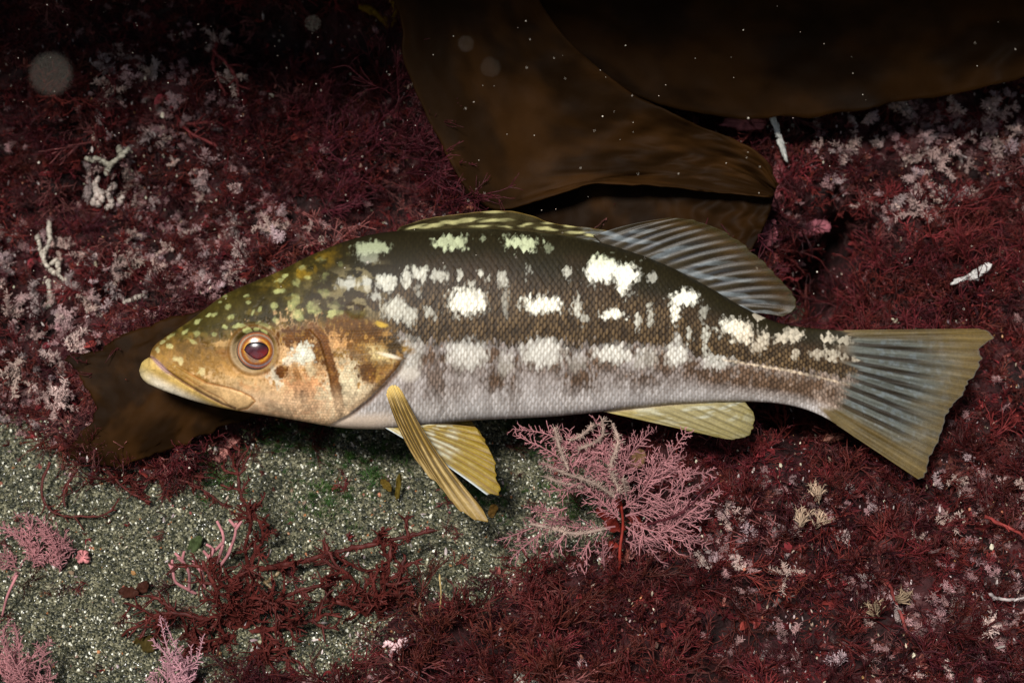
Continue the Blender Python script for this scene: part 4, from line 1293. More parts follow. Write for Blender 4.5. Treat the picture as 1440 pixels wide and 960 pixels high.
# ---- the pink coralline bush below the fish
rng = np.random.default_rng(55)
B0 = seat1(860, 800); cb = B0[2]
tb = Tubes()
hub = (874, 735, cb - .012)
PL = lambda pts: np.array([local(x, y, cb + z, B0) for x, y, z in pts])
for pts, sd in [([(872, 730, -.012), (840, 690, -.02), (790, 650, -.024), (735, 625, -.02)], .012), ([(868, 720, -.012), (830, 660, -.02), (780, 615, -.02), (722, 598, -.015)], .011),
                ([(870, 700, -.016), (858, 660, -.022), (850, 620, -.022), (835, 590, -.016)], .013), ([(874, 700, -.016), (885, 650, -.024), (905, 615, -.024), (925, 598, -.02)], .012),
                ([(876, 715, -.014), (915, 680, -.024), (945, 640, -.026), (962, 615, -.024)], .013), ([(880, 725, -.012), (930, 705, -.024), (970, 680, -.028), (996, 655, -.024)], .014),
                ([(885, 735, -.010), (930, 735, -.02), (975, 715, -.024), (1006, 690, -.022)], .013), ([(880, 740, -.01), (920, 750, -.015), (950, 740, -.018), (985, 735, -.016)], .011),
                ([(865, 740, -.012), (820, 745, -.016), (770, 745, -.014), (710, 758, -.010)], .011), ([(800, 745, -.014), (775, 770, -.013), (750, 790, -.01)], .009),
                ([(830, 760, -.010), (815, 785, -.010), (800, 805, -.008)], .009), ([(850, 800, -.006), (842, 775, -.012), (832, 750, -.014)], .008),
                ([(820, 680, -.02), (790, 690, -.02), (762, 700, -.016)], .009), ([(905, 690, -.022), (925, 660, -.028), (948, 650, -.028)], .012), ([(860, 640, -.02), (820, 625, -.022), (790, 600, -.018)], .010),
                ([(880, 760, -.008), (905, 775, -.010), (925, 795, -.008)], .007), ([(760, 750, -.014), (735, 770, -.012), (715, 778, -.01)], .008), ([(940, 735, -.016), (962, 750, -.014), (985, 760, -.012)], .009)]:
    frond(tb, PL(pts), rng, side=sd, col=C_PINK * rng.uniform(.85, 1.15))
for k in range(26):
    an = rng.uniform(-.15, math.pi + .25); r1 = rng.uniform(35, 75); r2 = r1 + rng.uniform(25, 60)
    cx_, cy_ = 868 + 1.15 * r1 * math.cos(an), 715 - .95 * r1 * math.sin(an); ex, ey = 868 + 1.15 * r2 * math.cos(an + rng.normal(0, .2)), 715 - .85 * r2 * math.sin(an)
    if ey < 600 or (ex < 740 and ey > 690): continue
    frond(tb, PL([(cx_, cy_, -.014 - .012 * rng.random()), ((cx_ + ex) / 2 + rng.normal(0, 4), (cy_ + ey) / 2 + rng.normal(0, 4), -.018), (ex, ey, -.018 - .01 * rng.random())]), rng, r=.0003, side=.006, col=C_PINK * rng.uniform(.7, 1.2))
bush = obj('coralline_bush', None, label='feathery pink coralline seaweed bush with beige fuzz below the belly', cat='seaweed', loc=W(*B0), rot=ROT)
obj('pink_fronds', tb.mesh('pink_fronds', M_PINK), bush)
tb = Tubes()
for pts in [[(850, 745, -.017), (810, 750, -.02), (770, 742, -.018), (745, 735, -.016)], [(865, 700, -.02), (830, 680, -.025), (795, 665, -.026), (760, 650, -.024)],
            [(868, 690, -.02), (860, 660, -.026), (868, 625, -.026), (862, 595, -.02)], [(800, 660, -.026), (790, 630, -.026), (780, 600, -.02)], [(815, 635, -.026), (840, 615, -.026), (850, 592, -.02)],
            [(820, 690, -.022), (790, 675, -.022), (765, 670, -.02)], [(880, 690, -.02), (872, 668, -.024)], [(800, 620, -.024), (820, 612, -.024), (835, 600, -.02)]]:
    fuzz(tb, PL(pts) + rng.normal(0, .001, (len(pts), 3)), rng, C_BEIGE * rng.uniform(.8, 1.15), 1.5, .0036)
obj('beige_fuzz', tb.mesh('beige_fuzz', M_PALE), bush, label='beige fuzzy growth coating the branches')
tb = Tubes(); CR = np.array([.26, .03, .02])
tb.add(spline(PL([(862, 812, -.004), (870, 800, -.01), (872, 770, -.014), (876, 738, -.014), (874, 712, -.018)]), 16), np.linspace(.0009, .0006, 16), np.outer(.7 + .6 * rng.random(16), CR), 6)
obj('main_stem', tb.mesh('main_stem', M_STRAP), bush, label='bright red upright stem')
# red leaves round the stem
for (x, y, L, w, r_, ) in [(852, 722, .007, .0024, 2.5), (862, 735, .006, .0026, 2.9), (892, 728, .006, .002, -.7), (868, 705, .005, .0015, 1.9), (864, 768, .006, .0022, 2.2)]:
    o = scrap(x, y, L, w, r_, None, CR * .8, lift=.018, seed=int(x))
    o.name = 'red_leaf'; o.data.name = 'red_leaf'; o.data.materials[0] = M_STRAP
    del o['category']
    o.matrix_parent_inverse = Matrix.Identity(4)
    wl = Vector(o.location); o.parent = bush; o.rotation_euler = (0, 0, 0)
    dl = wl - bush.location
    o.location = (dl.dot(Vector(UX)), dl.dot(Vector(UF)), dl.dot(Vector(UU)))

# ---- pink feather tufts of the left edge
def tuft(base_px, fronds, label, side=.008, col=C_PINK, step=.0015, sub=True):
    b0 = seat1(*base_px); t_ = Tubes()
    fronds = fronds + [[(x + rng.normal(0, 7), y + rng.normal(0, 6), z - .003) for x, y, z in f_] for f_ in fronds]
    for pts in fronds:
        frond(t_, np.array([local(x, y, b0[2] + z, b0) for x, y, z in pts]), rng, side=side, col=col * rng.uniform(.85, 1.15), step=step, sub=sub)
    return thing_at('coralline_tuft', t_, M_PINK, b0, label, 'seaweed')


tuft((50, 790), [[(50, 792, 0), (35, 765, -.006), (15, 745, -.008), (-15, 735, -.006)], [(50, 792, 0), (48, 765, -.008), (42, 740, -.01), (28, 728, -.008)], [(60, 790, 0), (70, 760, -.008), (60, 738, -.01), (40, 728, -.008)],
                 [(92, 785, 0), (82, 760, -.008), (66, 742, -.010), (50, 732, -.006)], [(80, 800, 0), (88, 780, -.006), (100, 768, -.008)], [(30, 800, 0), (12, 790, -.006), (-10, 780, -.006)], [(40, 800, 0), (15, 815, -.006), (0, 840, -.004)]],
     'dusty pink feathery coralline tuft on sand beside a red leaf', side=.006, col=C_PINK * 1.05)
tuft((20, 985), [[(15, 985, 0), (8, 940, -.006), (2, 900, -.008), (-2, 868, -.006)], [(25, 985, 0), (28, 940, -.008), (30, 905, -.010), (22, 878, -.006)], [(35, 985, 0), (45, 950, -.008), (55, 920, -.010), (58, 900, -.006)],
                 [(40, 990, 0), (58, 965, -.008), (66, 945, -.008), (70, 930, -.006)], [(0, 985, 0), (-20, 940, -.006), (-30, 900, -.006)], [(20, 980, 0), (16, 930, -.012), (12, 890, -.014)], [(45, 992, 0), (60, 980, -.01), (72, 968, -.01)]],
     'dense rosy pink coralline tuft growing up beside bare sand', side=.007, col=C_PINK * 1.2)
tuft((245, 985), [[(245, 985, 0), (240, 950, -.006), (232, 925, -.008), (222, 905, -.008)], [(250, 985, 0), (252, 945, -.008), (246, 905, -.012), (237, 872, -.012)], [(255, 985, 0), (266, 950, -.006), (268, 930, -.008), (270, 908, -.008)],
                  [(238, 985, 0), (222, 962, -.005), (208, 950, -.006)], [(258, 985, 0), (262, 960, -.008), (258, 925, -.012)]],
     'mauve pink feather shaped coralline sprig beside the dark red clump', side=.006, col=np.array([.42, .22, .25]))

# ---- forked pink sprig on the sand
b0 = seat1(277, 825); tb = Tubes(); CS = np.array([.46, .19, .20])
SP = lambda pts: np.array([local(x, y, b0[2] + z, b0) for x, y, z in pts])
for pts in [[(278, 836, -.001), (262, 827, -.004), (247, 818, -.006), (243, 803, -.008), (238, 792, -.008)], [(243, 803, -.008), (242, 787, -.01)], [(266, 829, -.004), (266, 806, -.008), (258, 790, -.01), (246, 777, -.01)],
            [(258, 790, -.01), (250, 784, -.012)], [(256, 788, -.01), (259, 775, -.012)], [(288, 826, -.002), (284, 806, -.008), (270, 788, -.01)], [(282, 804, -.008), (287, 790, -.01)], [(300, 798, -.002), (296, 785, -.01), (300, 772, -.012), (290, 765, -.012)],
            [(296, 786, -.008), (286, 774, -.01)], [(305, 790, -.002), (312, 772, -.01), (314, 752, -.012), (305, 732, -.012)], [(314, 762, -.012), (304, 772, -.01), (294, 782, -.008)], [(320, 780, -.004), (330, 755, -.01), (332, 735, -.012)], [(331, 745, -.012), (340, 732, -.012)],
            [(331, 740, -.012), (322, 730, -.012)], [(310, 795, -.002), (322, 778, -.008), (326, 765, -.01)], [(278, 836, 0), (270, 838, -.001)]]:
    P = spline(SP(pts), 10)
    tb.add(P, np.linspace(.0009, .0007, 10), np.linspace(.85, 1.25, 10)[:, None] * CS, 6)
thing_at('coralline_sprig', tb, M_PINK, b0, 'bare forked pink coralline sprig standing on sand, with rounded tips', 'seaweed')
for (x0, y0, x1, y1, lab) in [(3, 866, 24, 808, 'thin straight pink twig upright between two pink tufts'), (237, 872, 250, 905, 'x')][:1]:
    b0 = seat1(x0, y0); tb = Tubes()
    tb.add(spline(np.array([local(x0, y0, b0[2], b0), local((x0 + x1) / 2 - 3, (y0 + y1) / 2, b0[2] - .008, b0), local(x1, y1, b0[2] - .01, b0)]), 8), np.linspace(.0006, .0008, 8), CS * .9, 5)
    thing_at('coralline_twig', tb, M_PINK, b0, lab, 'seaweed')


# ---- dark red branching straps on the sand
def strap(tb, pts, r, rng, col, forks=8, flen=.014, sub=1, flat=.45):
    n = max(10, int(np.linalg.norm(np.diff(pts, axis=0), axis=1).sum() / .0018)); P = spline(pts, n)
    P[1:] += rng.normal(0, r * .22, (n - 1, 3))
    ro = r * (0.7 + .6 * rng.random(n)) * np.linspace(1, .7, n)
    tb.add(P, ro, np.outer(.65 + .7 * rng.random(n), col * rng.uniform(.8, 1.15)), 6, flat, (0, -1, 0))
    for k in range(forks):
        i = int(rng.uniform(.10, .98) * (n - 1)); i = min(i, n - 2)
        d = P[i + 1] - P[i]; d /= np.linalg.norm(d)
        sd = np.cross(d, [0, -1, 0]) * (1 if rng.random() < .5 else -1)
        L = flen * rng.uniform(.3, 1.1)
        q = wander(P[i], d * rng.uniform(.4, 1) + sd * rng.uniform(.5, 1) + np.array([0, rng.normal(-.2, .35), 0]), L, 6, rng, .5)
        if sub > 0:
            strap(tb, q, r * .68, rng, col, 5, flen * .5, sub - 1, flat)
        else:
            tb.add(q, np.linspace(r * .7, r * .3, 6) * (.7 + .6 * rng.random(6)), np.outer(.7 + .6 * rng.random(6), col), 4, flat, (0, -1, 0))
    # short hairs
    for k in range(int(n * 1.6)):
        i = int(rng.integers(0, n)); o = rng.normal(0, 1, 3); o /= np.linalg.norm(o)
        l = r * rng.uniform(1.0, 2.6)
        tb.add(np.array([P[i], P[i] + o * l]), [r * .28, r * .12], col * rng.uniform(.8, 1.6), 3)


def strap_thing(base, paths, label, r=.0012, forks=8, flen=.014, sub=1, col=C_BROWNRED, group=None):
    b0 = seat1(*base); t_ = Tubes()
    for pts in paths:
        strap(t_, np.array([local(x, y, b0[2] + z, b0) for x, y, z in pts]), r, rng, col, forks, flen, sub)
    return thing_at('red_seaweed', t_, M_STRAP, b0, label, 'seaweed', group)


strap_thing((370, 800), [[(365, 800, 0), (420, 790, -.010), (480, 775, -.016), (540, 762, -.020), (612, 744, -.020)]],
            'long dark red branch with stubby side forks stretching over open sand', .0014, 14, .012, 1)
strap_thing((352, 800), [[(352, 810, 0), (345, 770, -.008), (352, 730, -.014), (338, 690, -.016), (332, 640, -.016)], [(352, 790, -.004), (370, 750, -.01), (352, 715, -.014)]],
            'upright bushy dark red seaweed beside the forked pink sprig', .0010, 14, .012, 1)
strap_thing((330, 880), [[(340, 880, 0), (310, 850, -.010), (300, 820, -.016), (285, 790, -.016)], [(340, 880, 0), (350, 840, -.014), (345, 800, -.02)], [(340, 885, 0), (380, 850, -.014), (420, 830, -.02), (470, 820, -.018)],
                         [(340, 885, 0), (290, 870, -.010), (240, 862, -.012), (205, 868, -.010)], [(345, 890, 0), (400, 880, -.012), (450, 870, -.014)], [(340, 890, 0), (300, 905, -.010), (262, 900, -.01)], [(345, 895, 0), (370, 920, -.012), (420, 930, -.012)], [(340, 880, 0), (322, 840, -.016), (330, 810, -.02)]],
            'sprawling dark red seaweed clump covering sand with long strap branches', .0012, 16, .017, 1)
strap_thing((520, 850), [[(530, 870, 0), (500, 820, -.012), (470, 790, -.016), (455, 760, -.014)], [(530, 870, 0), (540, 830, -.012), (548, 790, -.018), (550, 765, -.018)], [(535, 870, 0), (560, 830, -.01), (565, 800, -.014), (570, 780, -.014)], [(530, 875, 0), (490, 850, -.012), (450, 845, -.012)], [(535, 880, 0), (530, 840, -.016), (520, 800, -.02)]],
            'dark red seaweed with thin upright branches between two sandy hollows', .0012, 12, .013, 1)
# overhanging arcs at the edge of the sand under the kelp
strap_thing((90, 690), [[(70, 650, -.004), (58, 690, -.008), (75, 720, -.012), (110, 726, -.014), (150, 722, -.012), (168, 700, -.008)], [(110, 660, -.004), (90, 690, -.008), (92, 712, -.010)], [(150, 660, -.004), (180, 690, -.010), (210, 705, -.01)]],
            'thin dark red seaweed arching over sand in front of the torn kelp', .0007, 9, .008, 0)
strap_thing((230, 665), [[(200, 655, 0), (240, 670, -.008), (280, 685, -.010), (320, 715, -.010)], [(240, 650, 0), (270, 668, -.008), (300, 672, -.010)], [(160, 650, 0), (190, 680, -.008), (200, 700, -.008)], [(220, 655, 0), (230, 690, -.008), (240, 705, -.008)]],
            'wispy dark red seaweed trailing onto sand below the torn kelp', .0007, 10, .010, 1)
strap_thing((1180, 860), [[(1245, 810, -.002), (1262, 850, -.012), (1280, 900, -.016), (1300, 950, -.012)]], 'long thin red stem slanting over the reef turf', .0009, 4, .006, 0, np.array([.20, .035, .03]))
strap_thing((1440, 760), [[(1385, 726, -.006), (1420, 742, -.014), (1460, 765, -.012)]], 'short bright red stem lying on turf below the tail', .0010, 3, .005, 0, np.array([.22, .035, .03]))
strap_thing((1000, 735), [[(910, 738, -.026), (955, 722, -.034), (985, 695, -.034), (1005, 672, -.03)]], 'dark thin red stem curving across the pink bush', .0007, 3, .006, 0, C_WINE)
strap_thing((300, 205), [[(245, 160, -.004), (265, 185, -.014), (305, 205, -.014)], [(262, 175, -.01), (300, 172, -.014)], [(305, 60, -.004), (300, 95, -.014), (318, 135, -.014)], [(300, 70, -.01), (330, 105, -.012), (335, 135, -.012)]], 'smooth red forked stems on the dark upper reef wall', .0010, 4, .008, 0, np.array([.17, .03, .03]))
strap_thing((1135, 470), [[(1137, 470, -.01), (1133, 430, -.02), (1134, 400, -.02)]], 'single small red sprig in the dark hollow behind the dorsal fin', .0008, 4, .006, 0)


# ---- large red sprays one can tell apart
def spray_thing(px, py, dirs, L, r, label, group, col, lvl=3, kids=3, spread=.55, lift=.0):
    b0 = seat1(px, py); b0[2] -= lift
    t_ = Tubes()
    for dx, dz, dy in dirs:
        spray(t_, np.zeros(3), np.array([dx, dy, dz]), L * rng.uniform(.8, 1.1), r, lvl, rng, col, spread, kids, 4, .35)
    return thing_at('red_seaweed_spray', t_, M_RED, b0, label, 'seaweed', group)


for k in range(22):
    px = rng.uniform(400, 640); py = rng.uniform(140, 320)
    if px > 610 and py < 200: px -= 60
    spray_thing(px, py, [(rng.uniform(.3, 1.1), rng.uniform(.1, .9), rng.uniform(-1.2, -.5)) for _ in range(3)], .020, .00042,
                'bushy wine red seaweed spray reaching towards the big kelp blade', 'wine red sprays beside the kelp', C_WINE * 1.5, 3, 3)
for (px, py, dx, dz) in [(548, 165, 1.1, .5), (560, 190, 1, .5), (566, 230, 1, .3), (590, 270, 1.1, .4), (620, 300, 1, .5), (540, 140, .8, .7), (575, 250, 1.2, .1), (555, 210, 1.2, .25)]:
    spray_thing(px, py, [(dx, dz, -1.3), (dx * .8, dz + .3, -1.5), (dx, dz - .3, -1.2)], .034, .00050, 'bushy wine red seaweed spray reaching towards the big kelp blade', 'wine red sprays beside the kelp', C_WINE * 1.1, 3, 3, .45, .028)
for k in range(30):
    px = rng.uniform(1170, 1450); py = rng.uniform(300, 560)
    spray_thing(px, py, [(rng.uniform(-1, .9), rng.uniform(.1, .9), rng.uniform(-1.2, -.5)) for _ in range(3)], .022, .00042,
                'dense crimson seaweed spray on the reef above the tail', 'crimson sprays above the tail', C_RED * 1.0, 3, 3)
for k in range(34):
    px = rng.uniform(560, 1000); py = rng.uniform(825, 985)
    if px < 720 and py < 850: py += 50
    spray_thing(px, py, [(rng.uniform(-.8, .8), rng.uniform(.3, 1.1), rng.uniform(-1.0, -.3)) for _ in range(3)], .017, .00062,
                'brownish red brush of seaweed along the lower edge of the sand', 'brown red brushes along the sand', C_BROWNRED * 1.0, 3, 3, .5)

for k in range(30):
    px = rng.uniform(1010, 1460); py = rng.uniform(640, 985)
    spray_thing(px, py, [(rng.uniform(-1, 1), rng.uniform(.1, 1.0), rng.uniform(-1.0, -.3)) for _ in range(3)], .013, .00050,
                'bushy crimson seaweed tuft on the reef below the tail', 'crimson tufts below the tail', C_RED * rng.uniform(.7, 1.1), 3, 3, .6)

# ------------------------------------------------------------------ pale fuzzy tufts, each its own thing
pale_meshes = [v_pale(900 + i, .0055 + .0025 * (i % 3), C_PALE * (.75 + .1 * i) * [[1, 1, 1], [1, .86, .88], [1, .92, .84], [.9, .84, .9], [1, .95, .9]][i], 50, 4 + i % 3) for i in range(5)]
ZONES = [(58, [(110, 40), (350, 30), (340, 200), (420, 330), (260, 345), (110, 300)], 'pale fuzzy tuft on the dark upper reef wall left of the kelp', 'pale tufts on the upper wall'),
         (66, [(0, 330), (150, 330), (190, 480), (90, 500), (120, 600), (0, 600)], 'lilac grey fuzzy tuft on the reef beside the torn kelp', 'lilac grey tufts beside the torn kelp'),
         (34, [(170, 330), (420, 300), (470, 345), (300, 420), (180, 460)], 'small pale fuzzy tuft on the reef above the head of the fish', 'pale tufts above the head'),
         (86, [(1120, 165), (1300, 145), (1460, 115), (1460, 260), (1330, 300), (1220, 330), (1150, 240)], 'white fuzzy tuft massed under the dark overhanging kelp', 'white tufts under the dark kelp'),
         (50, [(950, 760), (1060, 660), (1300, 650), (1450, 620), (1450, 960), (1040, 960)], 'scattered pale fuzzy tuft on the red reef below the tail', 'pale tufts below the tail')]
for n, poly, lab, grp in ZONES:
    xs_ = [p[0] for p in poly]; ys_ = [p[1] for p in poly]; k = 0
    while k < n:
        x = rng.uniform(min(xs_), max(xs_)); y = rng.uniform(min(ys_), max(ys_))
        if not bool(inpoly(np.array([x]), np.array([y]), poly)[0]):
            continue
        b0 = seat1(x, y); b0[2] -= .004
        o = obj('pale_tuft', pale_meshes[int(rng.integers(5))], None, lab, 'bryozoan', grp, loc=W(*b0),
                rot=(math.pi / 2 - TH + rng.normal(0, .5), rng.normal(0, .6), rng.uniform(0, 6.28)))
        o.scale = (rng.uniform(.45, 1.0) if rng.random() < .7 else rng.uniform(1.0, 1.5),) * 3
        k += 1

# ------------------------------------------------------------------ scattered stuff (instanced on points of one object)
LIB = []


def library(name, meshes):
    c = bpy.data.collections.new(name)
    for i, me in enumerate(meshes):
        o = bpy.data.objects.new('%s_%02d' % (name, i), me)
        c.objects.link(o)
    return c


def scatter(name, pos, dirs, scl, coll, nvar, label=None, cat=None, pick=None):
    me = bpy.data.meshes.new(name)
    me.vertices.add(len(pos)); me.vertices.foreach_set('co', np.asarray(pos, np.float32).ravel())
    dirs = dirs / np.linalg.norm(dirs, axis=1, keepdims=True)
    eul = np.zeros((len(pos), 3), np.float32)
    eul[:, 1] = np.arccos(np.clip(dirs[:, 2], -1, 1)); eul[:, 2] = np.arctan2(dirs[:, 1], dirs[:, 0])
    a = me.attributes.new('turn', 'FLOAT_VECTOR', 'POINT'); a.data.foreach_set('vector', eul.ravel())
    a = me.attributes.new('size', 'FLOAT', 'POINT'); a.data.foreach_set('value', np.asarray(scl, np.float32))
    a = me.attributes.new('pick', 'INT', 'POINT'); a.data.foreach_set('value', (RNG.integers(0, nvar, len(pos)) if pick is None else pick).astype(np.int32))
    o = obj(name, me, None, label, cat, kind='stuff')
    ng = bpy.data.node_groups.new(name, 'GeometryNodeTree')
    ng.interface.new_socket('Geometry', in_out='INPUT', socket_type='NodeSocketGeometry')
    ng.interface.new_socket('Geometry', in_out='OUTPUT', socket_type='NodeSocketGeometry')
    N = ng.nodes; L = ng.links.new
    gi = N.new('NodeGroupInput'); go = N.new('NodeGroupOutput')
    ip = N.new('GeometryNodeInstanceOnPoints'); ci = N.new('GeometryNodeCollectionInfo')
    ci.inputs['Collection'].default_value = coll; ci.inputs['Separate Children'].default_value = True
    ci.inputs['Reset Children'].default_value = True
    def attr(nm, ty):
        n = N.new('GeometryNodeInputNamedAttribute'); n.data_type = ty; n.inputs['Name'].default_value = nm
        return n.outputs['Attribute']
    L(gi.outputs[0], ip.inputs['Points']); L(ci.outputs[0], ip.inputs['Instance'])
    ip.inputs['Pick Instance'].default_value = True
    L(attr('pick', 'INT'), ip.inputs['Instance Index'])
    e2r = N.new('FunctionNodeEulerToRotation')
    L(attr('turn', 'FLOAT_VECTOR'), e2r.inputs[0]); L(e2r.outputs[0], ip.inputs['Rotation'])
    L(attr('size', 'FLOAT'), ip.inputs['Scale'])
    L(ip.outputs[0], go.inputs[0])
    md = o.modifiers.new('scatter', 'NODES'); md.node_group = ng
    return o


def sample(n, x0, x1, y0, y1, accept):
    x = RNG.uniform(x0, x1, n); y = RNG.uniform(y0, y1, n)
    m = RNG.random(n) < accept(x, y)
    x, y = x[m], y[m]
    a, b, c = seat(x, y)
    return x, y, a, b, c


def outward(n, spread, lean=(0, .35, -1.0)):
    d = lean[0] * UX + lean[1] * UU + lean[2] * UF
    return d[None] + RNG.normal(0, spread, (n, 3))


def hole_keep(x, y):
    k = np.ones(np.shape(x))
    for hx, hy, rx, ry, d in HOLES:
        k = k - .75 * np.exp(-((x - hx) / rx) ** 2 - ((y - hy) / ry) ** 2)
    return np.clip(k, 0.05, 1)


def zone_w(x, y):
    w = 0
    for n, poly, lab, grp in ZONES:
        for dx, dy in ((0, 0), (22, 0), (-22, 0), (0, 22), (0, -22)):
            w = w + .2 * inpoly(x + dx, y + dy, poly)
    return np.clip(w, 0, 1)


# red filament turf over the reef
fil = library('red_filament', [v_filament(100 + i, .009 + .003 * (i % 3), .00030, 2, 3, [C_RED * 1.6, C_WINE, C_RED * .7, C_BROWNRED * 1.4, np.array([.21, .07, .065]), C_WINE * .7, C_RED * 1.25, C_BROWNRED][i], 4, .8) for i in range(8)])
x, y, a, b, c = sample(17000, -260, 1700, -90, 1120, lambda x, y: reef_mask(x, y) * hole_keep(x, y) * (.40 + .6 * sstep(.30, .55, fbm(x / 70, y / 70, 701))) * (1 - .35 * zone_w(x, y)))
scatter('red_algae_turf', wpts(a, b, c + .001), outward(len(a), .55), RNG.uniform(.5, 1.1, len(a)) * (1 + .8 * (RNG.random(len(a)) > .85)), fil, 8, 'tangled fine red algae turf covering the reef rock', 'algae turf', ((fbm(x / 45, y / 45, 730) * 2.2 * 8).astype(int) + RNG.integers(0, 3, len(a))) % 8)
lea = library('red_leaf', [v_leafy(200 + i, .0045 + .0014 * (i % 3), [C_RED, C_BROWNRED * 1.2, C_RED * 1.5, C_WINE, np.array([.20, .06, .05]), C_RED * .6][i]) for i in range(6)])
x, y, a, b, c = sample(15000, -260, 1700, -90, 1120, lambda x, y: reef_mask(x, y) * hole_keep(x, y) * (.25 + sstep(.38, .6, fbm(x / 55, y / 55, 702))))
scatter('red_leaf_turf', wpts(a, b, c + .0005), outward(len(a), .6), RNG.uniform(.5, 1.2, len(a)), lea, 6, 'small curled red algae leaves packed over the reef rock', 'algae turf', ((fbm(x / 35, y / 35, 731) * 2.2 * 6).astype(int) + RNG.integers(0, 2, len(a))) % 6)


# shell and skeleton crumbs caught in the turf
def v_chip(seed, col, el=1.6):
    r_ = np.random.default_rng(seed)
    import bmesh
    bm = bmesh.new(); bmesh.ops.create_icosphere(bm, subdivisions=1, radius=1.0)
    for v in bm.verts:
        v.co = v.co * r_.uniform(.7, 1.2); v.co.x *= el; v.co.z *= .6
    me = bpy.data.meshes.new('crumb'); bm.to_mesh(me); bm.free()
    at = me.color_attributes.new('tint', 'FLOAT_COLOR', 'POINT')
    cc = np.ones((len(me.vertices), 4), np.float32); cc[:, :3] = col
    at.data.foreach_set('color', cc.ravel()); me.materials.append(M_BIT)
    return me


chips = library('crumb', [v_chip(300, (.62, .55, .42)), v_chip(301, (.50, .40, .30), 2.4), v_chip(302, (.40, .16, .08)), v_chip(303, (.22, .06, .05)), v_chip(304, (.42, .30, .31)), v_chip(305, (.50, .42, .40), 3.0), v_chip(306, (.20, .13, .09)), v_chip(307, (.46, .36, .36))])
x, y, a, b, c = sample(13000, -200, 1640, -60, 1080, lambda x, y: reef_mask(x, y) * (0.22 + sstep(.45, .62, fbm(x / 80, y / 80, 703))) * hole_keep(x, y))
scatter('shell_crumbs', wpts(a, b, c - .007 * RNG.random(len(a))), outward(len(a), 1.0), RNG.uniform(.00018, .00070, len(a)) * (1 + .9 * (RNG.random(len(a)) > .95)), chips, 8, 'cream and orange shell crumbs caught among the red turf', 'shell bits')

# fine lilac crust fuzz
cru = library('crust_fuzz', [v_pale(950 + i, .0035, C_PALE * np.array([.78, .58, .60]) * (.7 + .12 * i), 26, 3) for i in range(4)])


x, y, a, b, c = sample(26000, -200, 1640, -60, 1080, lambda x, y: reef_mask(x, y) * hole_keep(x, y) * (.08 + .70 * zone_w(x, y) * np.where((x > 900) & (y > 600), .45, 1)) * sstep(.44, .60, fbm(x / 48, y / 48, 704)))
scatter('crust_fuzz', wpts(a, b, c - .001), outward(len(a), .6), RNG.uniform(.6, 1.1, len(a)), cru, 4, 'fine greyish pink fuzz growing among the red turf', 'encrusting fuzz')

# sand grains
grains = []
for i in range(6):
    me = v_chip(320 + i, (1, 1, 1), 1.0 + .25 * (i % 3)); me.materials[0] = M_GRAIN
    me.name = 'grain'
    grains.append(me)
gr = library('grain', grains)
x, y, a, b, c = sample(80000, -260, 960, 540, 1180, lambda x, y: (1 - reef_mask(x, y)) ** .5)
scatter('sand_grains', wpts(a, b, c - .0002), RNG.normal(0, 1, (len(a), 3)), RNG.uniform(.00036, .00082, len(a)) * (1 + .6 * (RNG.random(len(a)) > .97)), gr, 6, 'coarse olive grey sand with bright cream grains', 'sand')

x, y, a, b, c = sample(1500, -260, 900, 560, 1150, lambda x, y: (1 - reef_mask(x, y)) * (.12 + sstep(.5, .66, fbm(x / 60, y / 60, 720))))
scatter('sand_debris', wpts(a, b, c - .0006), RNG.normal(0, 1, (len(a), 3)), RNG.uniform(.0004, .0010, len(a)) * (1 + .8 * (RNG.random(len(a)) > .93)), chips, 8, 'shell bits and dark crumbs lying on the sand', 'shell bits')
x, y, a, b, c = sample(520, -260, 900, 570, 1150, lambda x, y: (1 - reef_mask(x, y)) * (.2 + sstep(.48, .62, fbm(x / 70, y / 70, 721))))
scatter('algae_litter', wpts(a, b, c - .0006), outward(len(a), 1.2), RNG.uniform(.25, .65, len(a)), lea, 6, 'scraps of dark red algae strewn over the sand', 'algae bits')

x, y, a, b, c = sample(900, -200, 860, 590, 1000, lambda x, y: (1 - reef_mask(x, y)) * (.02 + .5 * sstep(.50, .66, fbm(x / 55, y / 55, 723))))
scatter('algae_wisps', wpts(a, b, c - .0006), outward(len(a), 1.0), RNG.uniform(.35, .9, len(a)), fil, 8, 'wisps of dark red algae sprouting from the sand', 'algae bits')

# green fuzz on the sand
grn = library('green_tuft', [v_filament(500 + i, .005, .0002, 1, 3, np.array([.045, .10, .02]), 5, .8) for i in range(4)])
for me_o in grn.objects:
    me_o.data.materials[0] = M_GREEN
GP = [(320, 668, 26, 28), (300, 660, 20, 16), (450, 620, 50, 22), (520, 640, 36, 40), (400, 610, 40, 14), (735, 605, 26, 26), (770, 625, 30, 26), (800, 700, 26, 30), (460, 700, 40, 30), (690, 700, 20, 20), (640, 690, 30, 20), (590, 620, 30, 20)]
x, y, a, b, c = sample(5000, 240, 860, 570, 760, lambda x, y: np.clip(sum(np.exp(-((x - g[0]) / g[2]) ** 2 - ((y - g[1]) / g[3]) ** 2) for g in GP), 0, 1) * .42)
scatter('green_algae_film', wpts(a, b, c), outward(len(a), .6), RNG.uniform(.4, 1.0, len(a)), grn, 4, 'short green algae fuzz growing on the sand below the fish', 'algae')


